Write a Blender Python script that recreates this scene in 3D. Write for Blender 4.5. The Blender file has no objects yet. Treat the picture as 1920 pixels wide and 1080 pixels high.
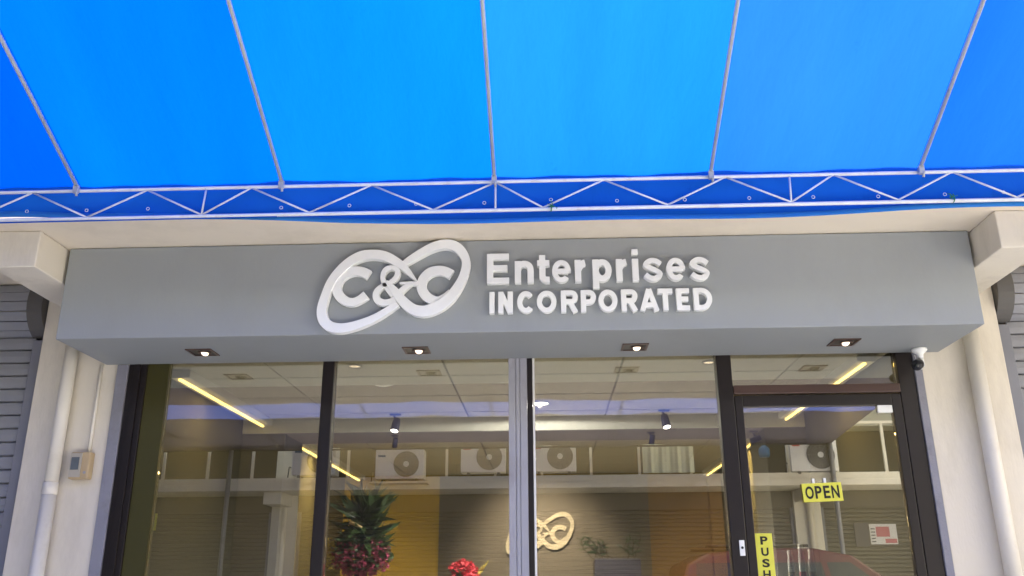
import bpy, bmesh, math, random
from mathutils import Vector, Matrix
R_ = math.radians
random.seed(7)
sc = bpy.context.scene
COL = sc.collection

# ------------------------------------------------------------------ camera
cam_d = bpy.data.cameras.new("camera"); cam = bpy.data.objects.new("camera", cam_d); COL.objects.link(cam)
cam_d.sensor_width = 36.0; cam_d.lens = 1653.3/1920*36.0
cam_d.clip_start = 0.05; cam_d.clip_end = 2000
_p, _yw, _r = R_(18.7735), R_(-2.1817), R_(-0.3475)
_f = Vector((math.sin(_yw)*math.cos(_p), math.cos(_yw)*math.cos(_p), math.sin(_p)))
_rt = Vector((math.cos(_yw), -math.sin(_yw), 0)); _up = _rt.cross(_f)
_rt2 = math.cos(_r)*_rt + math.sin(_r)*_up; _up2 = -math.sin(_r)*_rt + math.cos(_r)*_up
M3 = Matrix((_rt2, _up2, -_f)).transposed()
cam.matrix_world = Matrix.Translation((0, -5, 1.4)) @ M3.to_4x4()
sc.camera = cam

# ------------------------------------------------------------------ world, sun, exposure
SUN = Vector((-0.42, -0.18, 0.89)).normalized()
elev = math.asin(SUN.z); azim = math.atan2(SUN.x, SUN.y)
w = bpy.data.worlds.new("World"); sc.world = w; w.use_nodes = True
nt = w.node_tree; nt.nodes.clear()
sky = nt.nodes.new("ShaderNodeTexSky"); sky.sky_type = 'NISHITA'; sky.sun_disc = False
sky.sun_elevation = elev; sky.sun_rotation = azim; sky.dust_density = 5.0; sky.air_density = 1.0; sky.ozone_density = 1.0
hs = nt.nodes.new("ShaderNodeHueSaturation"); hs.inputs['Saturation'].default_value = 0.55
bg = nt.nodes.new("ShaderNodeBackground"); bg.inputs[1].default_value = 0.15
wo = nt.nodes.new("ShaderNodeOutputWorld")
nt.links.new(sky.outputs[0], hs.inputs['Color']); nt.links.new(hs.outputs[0], bg.inputs[0]); nt.links.new(bg.outputs[0], wo.inputs[0])
sl = bpy.data.lights.new("sun", 'SUN'); sl.energy = 5.0; sl.angle = R_(0.5); sl.color = (1.0, 0.985, 0.95)
so = bpy.data.objects.new("sun", sl); COL.objects.link(so)
so.rotation_euler = SUN.to_track_quat('Z', 'Y').to_euler(); so.location = SUN*30
sc.view_settings.view_transform = 'Standard'; sc.view_settings.look = 'None'
sc.view_settings.gamma = 1.0; sc.view_settings.use_curve_mapping = False
sc.view_settings.exposure = 1.9
sc.render.engine = 'CYCLES'
sc.cycles.use_denoising = True
sc.cycles.max_bounces = 10; sc.cycles.transparent_max_bounces = 12
sc.cycles.caustics_reflective = False; sc.cycles.caustics_refractive = False
sc.cycles.sample_clamp_indirect = 6.0

def Y(d): return d - 5.0          # distance from the camera plane -> world y (glass plane is y = 0)
def Z(r): return r + 1.4          # height above the eye -> world z

# ------------------------------------------------------------------ materials
def new_mat(name):
    m = bpy.data.materials.new(name); m.use_nodes = True
    n = m.node_tree; b = n.nodes['Principled BSDF']
    return m, n, b
def mat(name, col, rough=0.6, var=0.08, scale=3.0, bump=0.0, bscale=60.0, metal=0.0, dirt=None, dirt_amt=0.0, dirt_scale=1.2, stretch=(1, 1, 1)):
    m, n, b = new_mat(name)
    tc = n.nodes.new("ShaderNodeTexCoord"); mp = n.nodes.new("ShaderNodeMapping"); mp.inputs['Scale'].default_value = stretch
    n.links.new(tc.outputs['Object'], mp.inputs[0])
    nz = n.nodes.new("ShaderNodeTexNoise"); nz.inputs['Scale'].default_value = scale; nz.inputs['Detail'].default_value = 6
    n.links.new(mp.outputs[0], nz.inputs['Vector'])
    mx = n.nodes.new("ShaderNodeMix"); mx.data_type = 'RGBA'
    mx.inputs['A'].default_value = tuple(max(0, c*(1-var)) for c in col)+(1,)
    mx.inputs['B'].default_value = tuple(min(1, c*(1+var)) for c in col)+(1,)
    n.links.new(nz.outputs[0], mx.inputs['Factor'])
    out = mx.outputs['Result']
    if dirt:
        nd = n.nodes.new("ShaderNodeTexNoise"); nd.inputs['Scale'].default_value = dirt_scale; nd.inputs['Detail'].default_value = 8; nd.inputs['Roughness'].default_value = 0.7
        n.links.new(mp.outputs[0], nd.inputs['Vector'])
        cr = n.nodes.new("ShaderNodeValToRGB"); cr.color_ramp.elements[0].position = 0.52; cr.color_ramp.elements[1].position = 0.75
        cr.color_ramp.elements[1].color = (dirt_amt,)*3+(1,); cr.color_ramp.elements[0].color = (0, 0, 0, 1)
        n.links.new(nd.outputs[0], cr.inputs[0])
        m2 = n.nodes.new("ShaderNodeMix"); m2.data_type = 'RGBA'
        n.links.new(cr.outputs[0], m2.inputs['Factor']); n.links.new(out, m2.inputs['A']); m2.inputs['B'].default_value = tuple(dirt)+(1,)
        out = m2.outputs['Result']
    n.links.new(out, b.inputs['Base Color'])
    b.inputs['Roughness'].default_value = rough; b.inputs['Metallic'].default_value = metal
    if bump:
        n2 = n.nodes.new("ShaderNodeTexNoise"); n2.inputs['Scale'].default_value = bscale; n2.inputs['Detail'].default_value = 4
        n.links.new(mp.outputs[0], n2.inputs['Vector'])
        bp = n.nodes.new("ShaderNodeBump"); bp.inputs['Strength'].default_value = bump; bp.inputs['Distance'].default_value = 0.01
        n.links.new(n2.outputs[0], bp.inputs['Height']); n.links.new(bp.outputs[0], b.inputs['Normal'])
    return m
def emis(name, col, s):
    m, n, b = new_mat(name)
    b.inputs['Base Color'].default_value = tuple(col)+(1,)
    b.inputs['Emission Color'].default_value = tuple(col)+(1,); b.inputs['Emission Strength'].default_value = s
    return m
def fabric(name, c1, c2, trans=0.6):
    m = bpy.data.materials.new(name); m.use_nodes = True; n = m.node_tree; n.nodes.clear()
    tc = n.nodes.new("ShaderNodeTexCoord"); mp = n.nodes.new("ShaderNodeMapping"); mp.inputs['Scale'].default_value = (1, 0.35, 0.35)
    n.links.new(tc.outputs['Object'], mp.inputs[0])
    nz = n.nodes.new("ShaderNodeTexNoise"); nz.inputs['Scale'].default_value = 0.6; nz.inputs['Detail'].default_value = 4
    n.links.new(mp.outputs[0], nz.inputs['Vector'])
    mr = n.nodes.new("ShaderNodeMapRange"); mr.inputs[1].default_value = 0.3; mr.inputs[2].default_value = 0.7
    n.links.new(nz.outputs[0], mr.inputs[0])
    mx = n.nodes.new("ShaderNodeMix"); mx.data_type = 'RGBA'; mx.inputs['A'].default_value = c1+(1,); mx.inputs['B'].default_value = c2+(1,)
    n.links.new(mr.outputs[0], mx.inputs['Factor'])
    # faint specks and smudges on the cloth
    n3 = n.nodes.new("ShaderNodeTexNoise"); n3.inputs['Scale'].default_value = 6; n3.inputs['Detail'].default_value = 8; n3.inputs['Roughness'].default_value = 0.7
    n.links.new(tc.outputs['Object'], n3.inputs['Vector'])
    cr = n.nodes.new("ShaderNodeValToRGB"); cr.color_ramp.elements[0].position = 0.66; cr.color_ramp.elements[1].position = 0.8
    cr.color_ramp.elements[0].color = (0, 0, 0, 1); cr.color_ramp.elements[1].color = (0.5, 0.5, 0.5, 1)
    n.links.new(n3.outputs[0], cr.inputs[0])
    m2 = n.nodes.new("ShaderNodeMix"); m2.data_type = 'RGBA'; n.links.new(cr.outputs[0], m2.inputs['Factor'])
    n.links.new(mx.outputs['Result'], m2.inputs['A']); m2.inputs['B'].default_value = tuple(c*0.5 for c in c1)+(1,)
    d = n.nodes.new("ShaderNodeBsdfDiffuse"); t = n.nodes.new("ShaderNodeBsdfTranslucent"); ms = n.nodes.new("ShaderNodeMixShader")
    wv = n.nodes.new("ShaderNodeTexNoise"); wv.inputs['Scale'].default_value = 3; wv.inputs['Detail'].default_value = 5
    n.links.new(mp.outputs[0], wv.inputs['Vector'])
    bp = n.nodes.new("ShaderNodeBump"); bp.inputs['Strength'].default_value = 0.4; bp.inputs['Distance'].default_value = 0.05
    n.links.new(wv.outputs[0], bp.inputs['Height'])
    for s in (d, t):
        n.links.new(m2.outputs['Result'], s.inputs['Color']); n.links.new(bp.outputs[0], s.inputs['Normal'])
    ms.inputs[0].default_value = trans
    o = n.nodes.new("ShaderNodeOutputMaterial")
    n.links.new(d.outputs[0], ms.inputs[1]); n.links.new(t.outputs[0], ms.inputs[2]); n.links.new(ms.outputs[0], o.inputs[0])
    return m
def glass(name, refl=0.34, tint=(0.80, 0.80, 0.74)):
    m = bpy.data.materials.new(name); m.use_nodes = True; n = m.node_tree; n.nodes.clear()
    t = n.nodes.new("ShaderNodeBsdfTransparent"); t.inputs[0].default_value = tint+(1,)
    g = n.nodes.new("ShaderNodeBsdfGlossy"); g.inputs['Roughness'].default_value = 0.0; g.inputs[0].default_value = (1, 0.98, 0.92, 1)
    ms = n.nodes.new("ShaderNodeMixShader")
    lw = n.nodes.new("ShaderNodeFresnel"); lw.inputs[0].default_value = 1.5
    ad = n.nodes.new("ShaderNodeMath"); ad.operation = 'ADD'; ad.inputs[1].default_value = refl-0.04; ad.use_clamp = True
    n.links.new(lw.outputs[0], ad.inputs[0]); n.links.new(ad.outputs[0], ms.inputs[0])
    o = n.nodes.new("ShaderNodeOutputMaterial")
    n.links.new(t.outputs[0], ms.inputs[1]); n.links.new(g.outputs[0], ms.inputs[2]); n.links.new(ms.outputs[0], o.inputs[0])
    return m

M = dict(
    cream=mat("cream_paint", (0.71, 0.655, 0.55), 0.75, 0.05, 1.5, 0.12, 90, dirt=(0.36, 0.32, 0.26), dirt_amt=0.42, dirt_scale=2.4, stretch=(1, 1, 0.3)),
    soffit=mat("soffit_paint", (0.74, 0.66, 0.53), 0.8, 0.06, 1.2, 0.1, 60, dirt=(0.38, 0.33, 0.25), dirt_amt=0.35, dirt_scale=0.9),
    grey=mat("grey_fascia_paint", (0.305, 0.325, 0.328), 0.62, 0.05, 0.9, 0.06, 50, dirt=(0.23, 0.24, 0.235), dirt_amt=0.3, dirt_scale=1.6, stretch=(1, 1, 0.5)),
    white=mat("white_sign_paint", (0.87, 0.88, 0.86), 0.45, 0.03, 6, dirt=(0.6, 0.57, 0.5), dirt_amt=0.15, dirt_scale=5),
    steel=mat("white_painted_steel", (0.60, 0.63, 0.66), 0.45, 0.12, 12, 0, dirt=(0.35, 0.25, 0.18), dirt_amt=0.5, dirt_scale=9),
    pipe=mat("galvanised_pipe", (0.40, 0.42, 0.43), 0.5, 0.15, 9, 0.1, 120, dirt=(0.25, 0.2, 0.16), dirt_amt=0.5, dirt_scale=7),
    blue=fabric("blue_awning_fabric", (0.0002, 0.042, 0.40), (0.0045, 0.092, 0.46), 0.62),
    blued=fabric("blue_valance_fabric", (0.006, 0.090, 0.50), (0.012, 0.12, 0.60), 0.35),
    bluel=fabric("blue_hem_fabric", (0.04, 0.24, 0.62), (0.06, 0.30, 0.68), 0.35),
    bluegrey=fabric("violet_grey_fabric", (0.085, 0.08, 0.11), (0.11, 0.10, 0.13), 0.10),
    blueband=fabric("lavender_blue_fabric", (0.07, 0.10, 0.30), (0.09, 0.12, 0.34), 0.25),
    frame=mat("dark_bronze_aluminium", (0.013, 0.009, 0.0085), 0.38, 0.3, 3, 0, metal=0.0, stretch=(1, 1, 0.2)),
    framebr=mat("brown_aluminium", (0.075, 0.042, 0.034), 0.4, 0.2, 3),
    alu=mat("weathered_aluminium", (0.36, 0.36, 0.40), 0.55, 0.12, 4, 0.1, 80, dirt=(0.16, 0.12, 0.10), dirt_amt=0.75, dirt_scale=3.5, stretch=(1, 1, 0.35)),
    cement=mat("bare_cement_reveal", (0.25, 0.25, 0.29), 0.75, 0.15, 5, 0.2, 70, dirt=(0.12, 0.11, 0.11), dirt_amt=0.5, dirt_scale=4),
    black=mat("black_plastic", (0.012, 0.012, 0.014), 0.35, 0.1, 10),
    shutter=mat("grey_shutter_steel", (0.26, 0.265, 0.285), 0.55, 0.10, 2.5, 0.05, 40, dirt=(0.13, 0.12, 0.11), dirt_amt=0.5, dirt_scale=2.5),
    shdark=mat("dark_shutter_plate", (0.095, 0.09, 0.085), 0.6, 0.15, 5),
    rail=mat("shutter_rail_grey", (0.20, 0.205, 0.235), 0.5, 0.1, 4),
    pvc=mat("painted_pvc_pipe", (0.74, 0.70, 0.61), 0.45, 0.04, 2, dirt=(0.42, 0.36, 0.28), dirt_amt=0.4, dirt_scale=3),
    box=mat("old_ivory_plastic", (0.50, 0.38, 0.22), 0.5, 0.12, 14),
    boxface=mat("meter_window_grey", (0.13, 0.15, 0.16), 0.25, 0.2, 30),
    boxpale=mat("pale_plastic", (0.46, 0.42, 0.34), 0.5, 0.06, 14),
    glass=glass("shopfront_glass"),
    olive=mat("olive_panel", (0.052, 0.047, 0.010), 0.4, 0.12, 2),
    tile=mat("ceiling_tile", (0.56, 0.53, 0.46), 0.85, 0.04, 8, 0.15, 150),
    tgrid=mat("ceiling_grid_metal", (0.16, 0.145, 0.12), 0.5, 0.05, 6),
    ywall=mat("mustard_wall_paint", (0.68, 0.50, 0.10), 0.7, 0.06, 1.2, 0.05, 80),
    gwall=mat("slate_wall_panel", (0.17, 0.165, 0.16), 0.7, 0.08, 1.5, 0.05, 80),
    owall=mat("ochre_wall_panel", (0.34, 0.22, 0.085), 0.7, 0.08, 1.5, 0.05, 80),
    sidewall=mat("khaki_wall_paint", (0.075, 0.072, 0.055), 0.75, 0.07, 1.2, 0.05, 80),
    iwhite=mat("interior_white_paint", (0.78, 0.78, 0.76), 0.7, 0.03, 3),
    pilast=mat("grey_pilaster_paint", (0.16, 0.155, 0.15), 0.7, 0.05, 3),
    mauve=mat("mauve_grey_shade", (0.24, 0.22, 0.25), 0.7, 0.05, 3),
    floor=mat("shop_floor_tile", (0.66, 0.63, 0.56), 0.35, 0.08, 2),
    navy=mat("navy_spot_enamel", (0.012, 0.016, 0.09), 0.35, 0.1, 10),
    cream_logo=mat("cream_logo_board", (0.58, 0.57, 0.50), 0.5, 0.04, 6),
    yellow=mat("yellow_sign_card", (0.72, 0.70, 0.09), 0.35, 0.04, 14),
    ink=mat("black_sign_ink", (0.012, 0.012, 0.012), 0.4, 0.1, 20),
    leaf=mat("dark_leaf", (0.032, 0.065, 0.022), 0.35, 0.4, 9),
    twig=mat("brown_twig", (0.07, 0.05, 0.03), 0.7, 0.2, 9),
    magenta=mat("magenta_petal", (0.28, 0.03, 0.09), 0.6, 0.3, 20),
    red=mat("red_petal", (0.50, 0.03, 0.05), 0.6, 0.3, 20),
    yfl=mat("yellow_petal", (0.55, 0.42, 0.08), 0.6, 0.3, 20),
    pot=mat("dark_pot_glaze", (0.05, 0.045, 0.06), 0.35, 0.2, 7),
    concrete=mat("driveway_concrete", (0.49, 0.48, 0.46), 0.85, 0.12, 0.8, 0.3, 30, dirt=(0.18, 0.17, 0.15), dirt_amt=0.6, dirt_scale=0.5),
    asphalt=mat("road_asphalt", (0.10, 0.10, 0.098), 0.9, 0.15, 2, 0.4, 60),
    acwhite=mat("air_conditioner_white", (0.82, 0.83, 0.81), 0.45, 0.04, 5, dirt=(0.4, 0.34, 0.25), dirt_amt=0.4, dirt_scale=4),
    acgrill=mat("fan_grille_grey", (0.16, 0.15, 0.13), 0.5, 0.1, 8),
    bluemark=mat("blue_mark", (0.02, 0.10, 0.22), 0.5, 0.05, 8),
    redmark=mat("red_mark", (0.5, 0.06, 0.05), 0.5, 0.05, 8),
    oppwall=mat("opposite_upper_wall", (0.36, 0.36, 0.29), 0.8, 0.08, 1.0, 0.1, 40, dirt=(0.2, 0.2, 0.16), dirt_amt=0.5),
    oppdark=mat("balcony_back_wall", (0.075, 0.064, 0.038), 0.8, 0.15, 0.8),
    oppcream=mat("opposite_cream_paint", (0.80, 0.76, 0.63), 0.75, 0.06, 1.2, dirt=(0.4, 0.35, 0.27), dirt_amt=0.4),
    oppshut=mat("opposite_shutter_paint", (0.11, 0.098, 0.075), 0.6, 0.1, 1.5, dirt=(0.09, 0.08, 0.06), dirt_amt=0.5),
    sheet=mat("pale_green_sheet", (0.66, 0.72, 0.58), 0.85, 0.08, 3),
    carred=mat("red_car_paint", (0.11, 0.028, 0.028), 0.25, 0.05, 2),
    carglass=mat("dark_car_glass", (0.03, 0.035, 0.035), 0.08, 0.1, 2),
    tyre=mat("tyre_rubber", (0.02, 0.02, 0.02), 0.8, 0.2, 10),
    chrome=mat("wheel_alloy", (0.5, 0.5, 0.52), 0.35, 0.05, 5, metal=0.7),
    lamp=mat("headlamp_glass", (0.6, 0.62, 0.64), 0.15, 0.05, 5),
    green=mat("green_twine", (0.02, 0.18, 0.07), 0.7, 0.2, 20),
    paper=mat("white_paper", (0.72, 0.72, 0.72), 0.7, 0.03, 6),
    pink=mat("pink_print", (0.50, 0.14, 0.17), 0.6, 0.2, 14),
    strip=emis("warm_strip_lamp", (1.0, 0.70, 0.20), 2.2),
    lampw=emis("lit_downlight", (1.0, 0.93, 0.80), 6.0),
    lampd=emis("dim_downlight", (1.0, 0.80, 0.58), 0.6),
    spotl=emis("lit_spot_lens", (1.0, 0.97, 0.92), 7.0),
    refl=mat("lamp_reflector", (0.25, 0.22, 0.18), 0.3, 0.2, 20, metal=0.6),
)

# ------------------------------------------------------------------ object helpers
def tag(o, label=None, cat=None, group=None, kind=None):
    if label: o['label'] = label
    if cat: o['category'] = cat
    if group: o['group'] = group
    if kind: o['kind'] = kind
    return o
def thing(name, label, cat, loc=(0, 0, 0), group=None):
    o = bpy.data.objects.new(name, None); COL.objects.link(o); o.location = loc
    o.empty_display_size = 0.1
    return tag(o, label, cat, group)
def worldloc(o):
    v = Vector(o.location)
    while o.parent: o = o.parent; v += Vector(o.location)
    return v
def link(name, me, parent=None, bevel=0, smooth=False, loc=None):
    """mesh given in world coordinates; stored relative to its origin (its box centre bottom, or its parent's)"""
    if loc is None:
        loc = worldloc(parent) if parent else Vector((0, 0, 0))
        if not parent and me.vertices:
            xs = [v.co for v in me.vertices]
            loc = Vector(((min(v.x for v in xs)+max(v.x for v in xs))/2, (min(v.y for v in xs)+max(v.y for v in xs))/2, min(v.z for v in xs)))
        me.transform(Matrix.Translation(-loc))
    o = bpy.data.objects.new(name, me); COL.objects.link(o)
    if parent: o.parent = parent; o.location = loc-worldloc(parent)
    else: o.location = loc
    if smooth:
        for p in me.polygons: p.use_smooth = True
    if bevel:
        b = o.modifiers.new("bevel", 'BEVEL'); b.width = bevel; b.segments = 2; b.limit_method = 'ANGLE'; b.angle_limit = R_(40)
    return o
class MB:
    def __init__(s): s.v = []; s.f = []; s.sm = []
    def add(s, vs, fs, smooth=False):
        k = len(s.v); s.v += [tuple(v) for v in vs]; s.f += [tuple(i+k for i in f) for f in fs]; s.sm += [smooth]*len(fs); return s
    def box(s, x0, x1, y0, y1, z0, z1):
        return s.add([(x0, y0, z0), (x1, y0, z0), (x1, y1, z0), (x0, y1, z0), (x0, y0, z1), (x1, y0, z1), (x1, y1, z1), (x0, y1, z1)],
                     [(0, 3, 2, 1), (4, 5, 6, 7), (0, 1, 5, 4), (1, 2, 6, 5), (2, 3, 7, 6), (3, 0, 4, 7)])
    def tube(s, a, b, r, n=10, r2=None):
        a = Vector(a); b = Vector(b); r2 = r if r2 is None else r2
        q = (b-a).normalized().to_track_quat('Z', 'Y')
        vs = []
        for c, rr in ((a, r), (b, r2)):
            for i in range(n):
                t = 2*math.pi*i/n; vs.append(c+q @ Vector((rr*math.cos(t), rr*math.sin(t), 0)))
        k = len(s.v); s.v += [tuple(v) for v in vs]
        for i in range(n):
            j = (i+1) % n; s.f.append((k+i, k+j, k+n+j, k+n+i)); s.sm.append(True)
        s.f.append(tuple(k+i for i in reversed(range(n)))); s.f.append(tuple(k+n+i for i in range(n))); s.sm += [False, False]
        return s
    def path(s, pts, r, n=8):
        for a, b in zip(pts[:-1], pts[1:]): s.tube(a, b, r, n)
        return s
    def prism(s, poly, axis, a, b):
        """poly: 2D outline (counter-clockwise), extruded along axis 'x','y' or 'z'"""
        def p3(u, v, t): return {'x': (t, u, v), 'y': (u, t, v), 'z': (u, v, t)}[axis]
        n = len(poly); vs = [p3(u, v, a) for u, v in poly]+[p3(u, v, b) for u, v in poly]
        fs = [tuple(reversed(range(n))), tuple(range(n, 2*n))]+[(i, (i+1) % n, n+(i+1) % n, n+i) for i in range(n)]
        return s.add(vs, fs)
    def lathe(s, prof, c=(0, 0, 0), axis=(0, 0, 1), n=20, smooth=True):
        q = Vector(axis).normalized().to_track_quat('Z', 'Y'); c = Vector(c)
        k = len(s.v)
        for r, h in prof:
            for i in range(n):
                t = 2*math.pi*i/n; s.v.append(tuple(c+q @ Vector((r*math.cos(t), r*math.sin(t), h))))
        for m in range(len(prof)-1):
            for i in range(n):
                j = (i+1) % n; s.f.append((k+m*n+i, k+m*n+j, k+(m+1)*n+j, k+(m+1)*n+i)); s.sm.append(smooth)
        return s
    def torus(s, c, R, r, axis=(0, 1, 0), n=16, m=6):
        q = Vector(axis).normalized().to_track_quat('Z', 'Y'); c = Vector(c); k = len(s.v)
        for i in range(n):
            t = 2*math.pi*i/n
            for j in range(m):
                u = 2*math.pi*j/m; s.v.append(tuple(c+q @ Vector(((R+r*math.cos(u))*math.cos(t), (R+r*math.cos(u))*math.sin(t), r*math.sin(u)))))
        for i in range(n):
            for j in range(m):
                s.f.append((k+i*m+j, k+((i+1) % n)*m+j, k+((i+1) % n)*m+(j+1) % m, k+i*m+(j+1) % m)); s.sm.append(True)
        return s
    def mesh(s, name, m):
        me = bpy.data.meshes.new(name); me.from_pydata(s.v, [], s.f); me.update()
        bm = bmesh.new(); bm.from_mesh(me); bmesh.ops.recalc_face_normals(bm, faces=bm.faces); bm.to_mesh(me); bm.free()
        me.polygons.foreach_set('use_smooth', s.sm)
        me.materials.append(m); return me
    def build(s, name, m, parent=None, bevel=0):
        return link(name, s.mesh(name, m), parent, bevel)
def box(name, x0, x1, y0, y1, z0, z1, m, parent=None, bevel=0):
    return MB().box(x0, x1, y0, y1, z0, z1).build(name, m, parent, bevel)
def copy_tree(o, parent=None, dloc=None):
    c = o.copy(); COL.objects.link(c); c.parent = parent
    if dloc is not None: c.location = Vector(o.location)+Vector(dloc)
    for ch in [x for x in bpy.data.objects if x.parent == o]: copy_tree(ch, c)
    return c

# ------------------------------------------------------------------ ground
tag(box('ground', -400, 400, -400, 400, -0.5, -0.02, M['asphalt']), 'dark asphalt ground around the two shop rows', kind='structure')
tag(box('driveway', -40, 40, -11.9, -1.3, -0.4, 0.0, M['concrete']), 'pale concrete driveway between the two rows of shops', kind='structure')
tag(box('pavement', -30, 30, -1.3, 0.0, -0.3, 0.12, M['concrete'], bevel=0.01), 'raised concrete pavement along the shopfront', kind='structure')
tag(box('pavement', -30, 30, -14.0, -11.9, -0.3, 0.12, M['concrete'], bevel=0.01), 'raised concrete pavement along the opposite row', kind='structure')

# ------------------------------------------------------------------ the shop building
SOF = Z(1.784)
bld = thing('shop_building', 'cream concrete shop row carrying the grey sign box between two pillars', 'building', (-0.2, 3, 0))
# pillars: -3.017..-2.46 and 2.14..2.622 , neighbours further out
for (a, b) in ((-3.017, -2.529), (2.145, 2.622), (-8.12, -7.63), (7.25, 7.73), (-13.2, -12.7), (12.3, 12.8)):
    box('pillar', a, b, 0, 0.5, 0.0, SOF-0.002, M['cream'], bld, 0.006)
for (a, b) in ((-2.856, -2.622), (2.272, 2.505), (-7.96, -7.71), (7.36, 7.6), (-13.06, -12.8), (12.5, 12.7)):
    box('bracket', a, b, Y(4.17), -0.001, Z(1.583), SOF-0.001, M['cream'], bld, 0.006)
box('canopy_slab', -16, 16, Y(4.02), 0.5, SOF, SOF+0.25, M['soffit'], bld, 0.005)
box('lintel', -3.0, 2.6, 0.12, 0.5, Z(1.36), SOF-0.003, M['cream'], bld)
for (a, b) in ((-7.6, -3.03), (2.63, 7.24)):
    box('lintel', a, b, 0.22, 0.45, Z(1.45), SOF-0.003, M['cream'], bld)
box('parapet', -16, 16, 0.0, 0.2, SOF+0.251, 4.05, M['cream'], bld)
box('coping', -16, 16, -0.03, 0.23, 4.051, 4.11, M['soffit'], bld)
box('roof', -15.79, 15.79, 0.51, 11.79, 3.45, 3.6, M['concrete'], bld)
box('rear_wall', -16, 16, 11.8, 12.0, 0, 4.05, M['cream'], bld)
box('side_wall', -16, -15.8, 0.51, 11.79, 0, 4.05, M['cream'], bld)
box('side_wall', 15.8, 16, 0.51, 11.79, 0, 4.05, M['cream'], bld)

# cement reveals either side of the shop frame
box('reveal_strip', -2.528, -2.461, -0.012, 0.2, 0.12, Z(1.262), M['cement'], bld, 0.003)
box('reveal_strip', 2.101, 2.144, -0.012, 0.2, 0.12, Z(1.262), M['cement'], bld, 0.003)

# ------------------------------------------------------------------ grey fascia box
fas = thing('sign_fascia', 'long plain grey fascia box over the shopfront carrying the white lettering', 'fascia', (-0.17, -0.3, Z(1.264)))
fb = MB().box(-2.600, 2.252, Y(4.426), -0.003, Z(1.264), SOF-0.004).build('fascia_board', M['grey'], fas, 0.004)

# ------------------------------------------------------------------ the sign
FD = 4.426
S1 = 1/5.144
def photo_to_plane(x, y, d):
    """image point of the photograph -> the spot on the vertical plane at distance d where it stands (measured once)"""
    v = _rt2*(x-960)+_up2*(540-y)+_f*1653.3
    k = d/v.y
    return v.x*k, v.z*k+1.4
def stroke(pts, closed=False):
    # smooth the centre line (Catmull-Rom) and give it its changing width
    out = []
    n = len(pts)
    for i in range(n-1):
        p0 = pts[max(i-1, 0)]; p1 = pts[i]; p2 = pts[i+1]; p3 = pts[min(i+2, n-1)]
        for s in range(6):
            t = s/6
            out.append(tuple(0.5*((2*b)+(c-a)*t+(2*a-5*b+4*c-d)*t*t+(3*b-a-3*c+d)*t**3) for a, b, c, d in zip(p0, p1, p2, p3)))
    out.append(pts[-1])
    return out
LOOP1 = [(1040, 505, 6), (985, 445, 22), (930, 385, 34), (870, 335, 42), (770, 275, 48), (690, 250, 50), (600, 243, 50), (500, 258, 52), (400, 308, 50), (300, 392, 46), (215, 500, 45), (155, 640, 45), (120, 770, 48), (135, 870, 52), (195, 934, 52), (290, 955, 50), (400, 940, 46), (520, 902, 42), (640, 850, 38), (750, 785, 35), (850, 715, 32)]
LOOP2 = [(890, 350, 26), (960, 300, 36), (1060, 238, 42), (1180, 175, 46), (1300, 143, 50), (1400, 160, 52), (1475, 225, 48), (1512, 320, 44), (1490, 440, 44), (1430, 560, 50), (1345, 670, 56), (1240, 745, 60), (1120, 788, 58), (1010, 775, 54), (920, 710, 50), (850, 630, 44), (800, 565, 34), (740, 500, 16)]
AMP = [(700, 545, 24), (770, 520, 25), (835, 465, 26), (850, 400, 27), (795, 368, 24), (735, 390, 27), (708, 450, 25), (722, 520, 26), (765, 580, 30), (810, 640, 30)]
AMP2 = [(760, 525, 22), (700, 550, 28), (648, 605, 33), (650, 670, 36), (705, 706, 36), (775, 698, 32), (840, 655, 30), (890, 590, 32), (945, 545, 26), (1000, 518, 14)]
AMP3 = [(868, 516, 9), (930, 518, 16), (1000, 520, 22), (1060, 524, 20)]
C1 = [(573, 440, 52), (510, 408, 50), (430, 400, 50), (340, 430, 52), (280, 495, 50), (262, 570, 50), (290, 640, 50), (350, 688, 46), (420, 700, 43), (490, 672, 44), (548, 630, 50)]
C2 = [(1372, 435, 52), (1310, 403, 50), (1240, 393, 50), (1160, 415, 52), (1102, 470, 50), (1080, 545, 50), (1105, 615, 50), (1160, 665, 48), (1235, 685, 44), (1310, 655, 44), (1370, 600, 40)]
def logo_pt(x, y):
    return photo_to_plane(580+x*S1, 430+y*S1, 4.39)
CX, CZ = logo_pt(815, 555)
def stroke_mesh(pts, scale, cx, cz, yf, yb, m, name, parent, bev=0.0025):
    sp = stroke(pts); L = []; Rr = []
    P = [(Vector(logo_pt(x, y)), wd*S1*4.39/1653.3*1.02) for x, y, wd in sp]
    for i, (p, wd) in enumerate(P):
        a = P[max(i-1, 0)][0]; b = P[min(i+1, len(P)-1)][0]; t = (b-a).normalized(); nn = Vector((-t.y, t.x))
        L.append(p+nn*wd); Rr.append(p-nn*wd)
    T = lambda q: (cx+(q.x-CX)*scale, cz+(q.y-CZ)*scale)
    b = MB(); n = len(L); vs = []
    for q in L: u, v = T(q); vs += [(u, yf, v), (u, yb, v)]
    for q in Rr: u, v = T(q); vs += [(u, yf, v), (u, yb, v)]
    fs = []
    for i in range(n-1):
        a, c = 2*i, 2*(i+1); e, g = 2*n+2*i, 2*n+2*(i+1)
        fs += [(a, c, g, e), (a+1, e+1, g+1, c+1), (a, a+1, c+1, c), (e, g, g+1, e+1)]
    fs += [(0, 2*n, 2*n+1, 1), (2*(n-1), 2*(n-1)+1, 4*n-1, 4*n-2)]
    b.add(vs, fs)
    return b.build(name, m, parent, bev)
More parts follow.
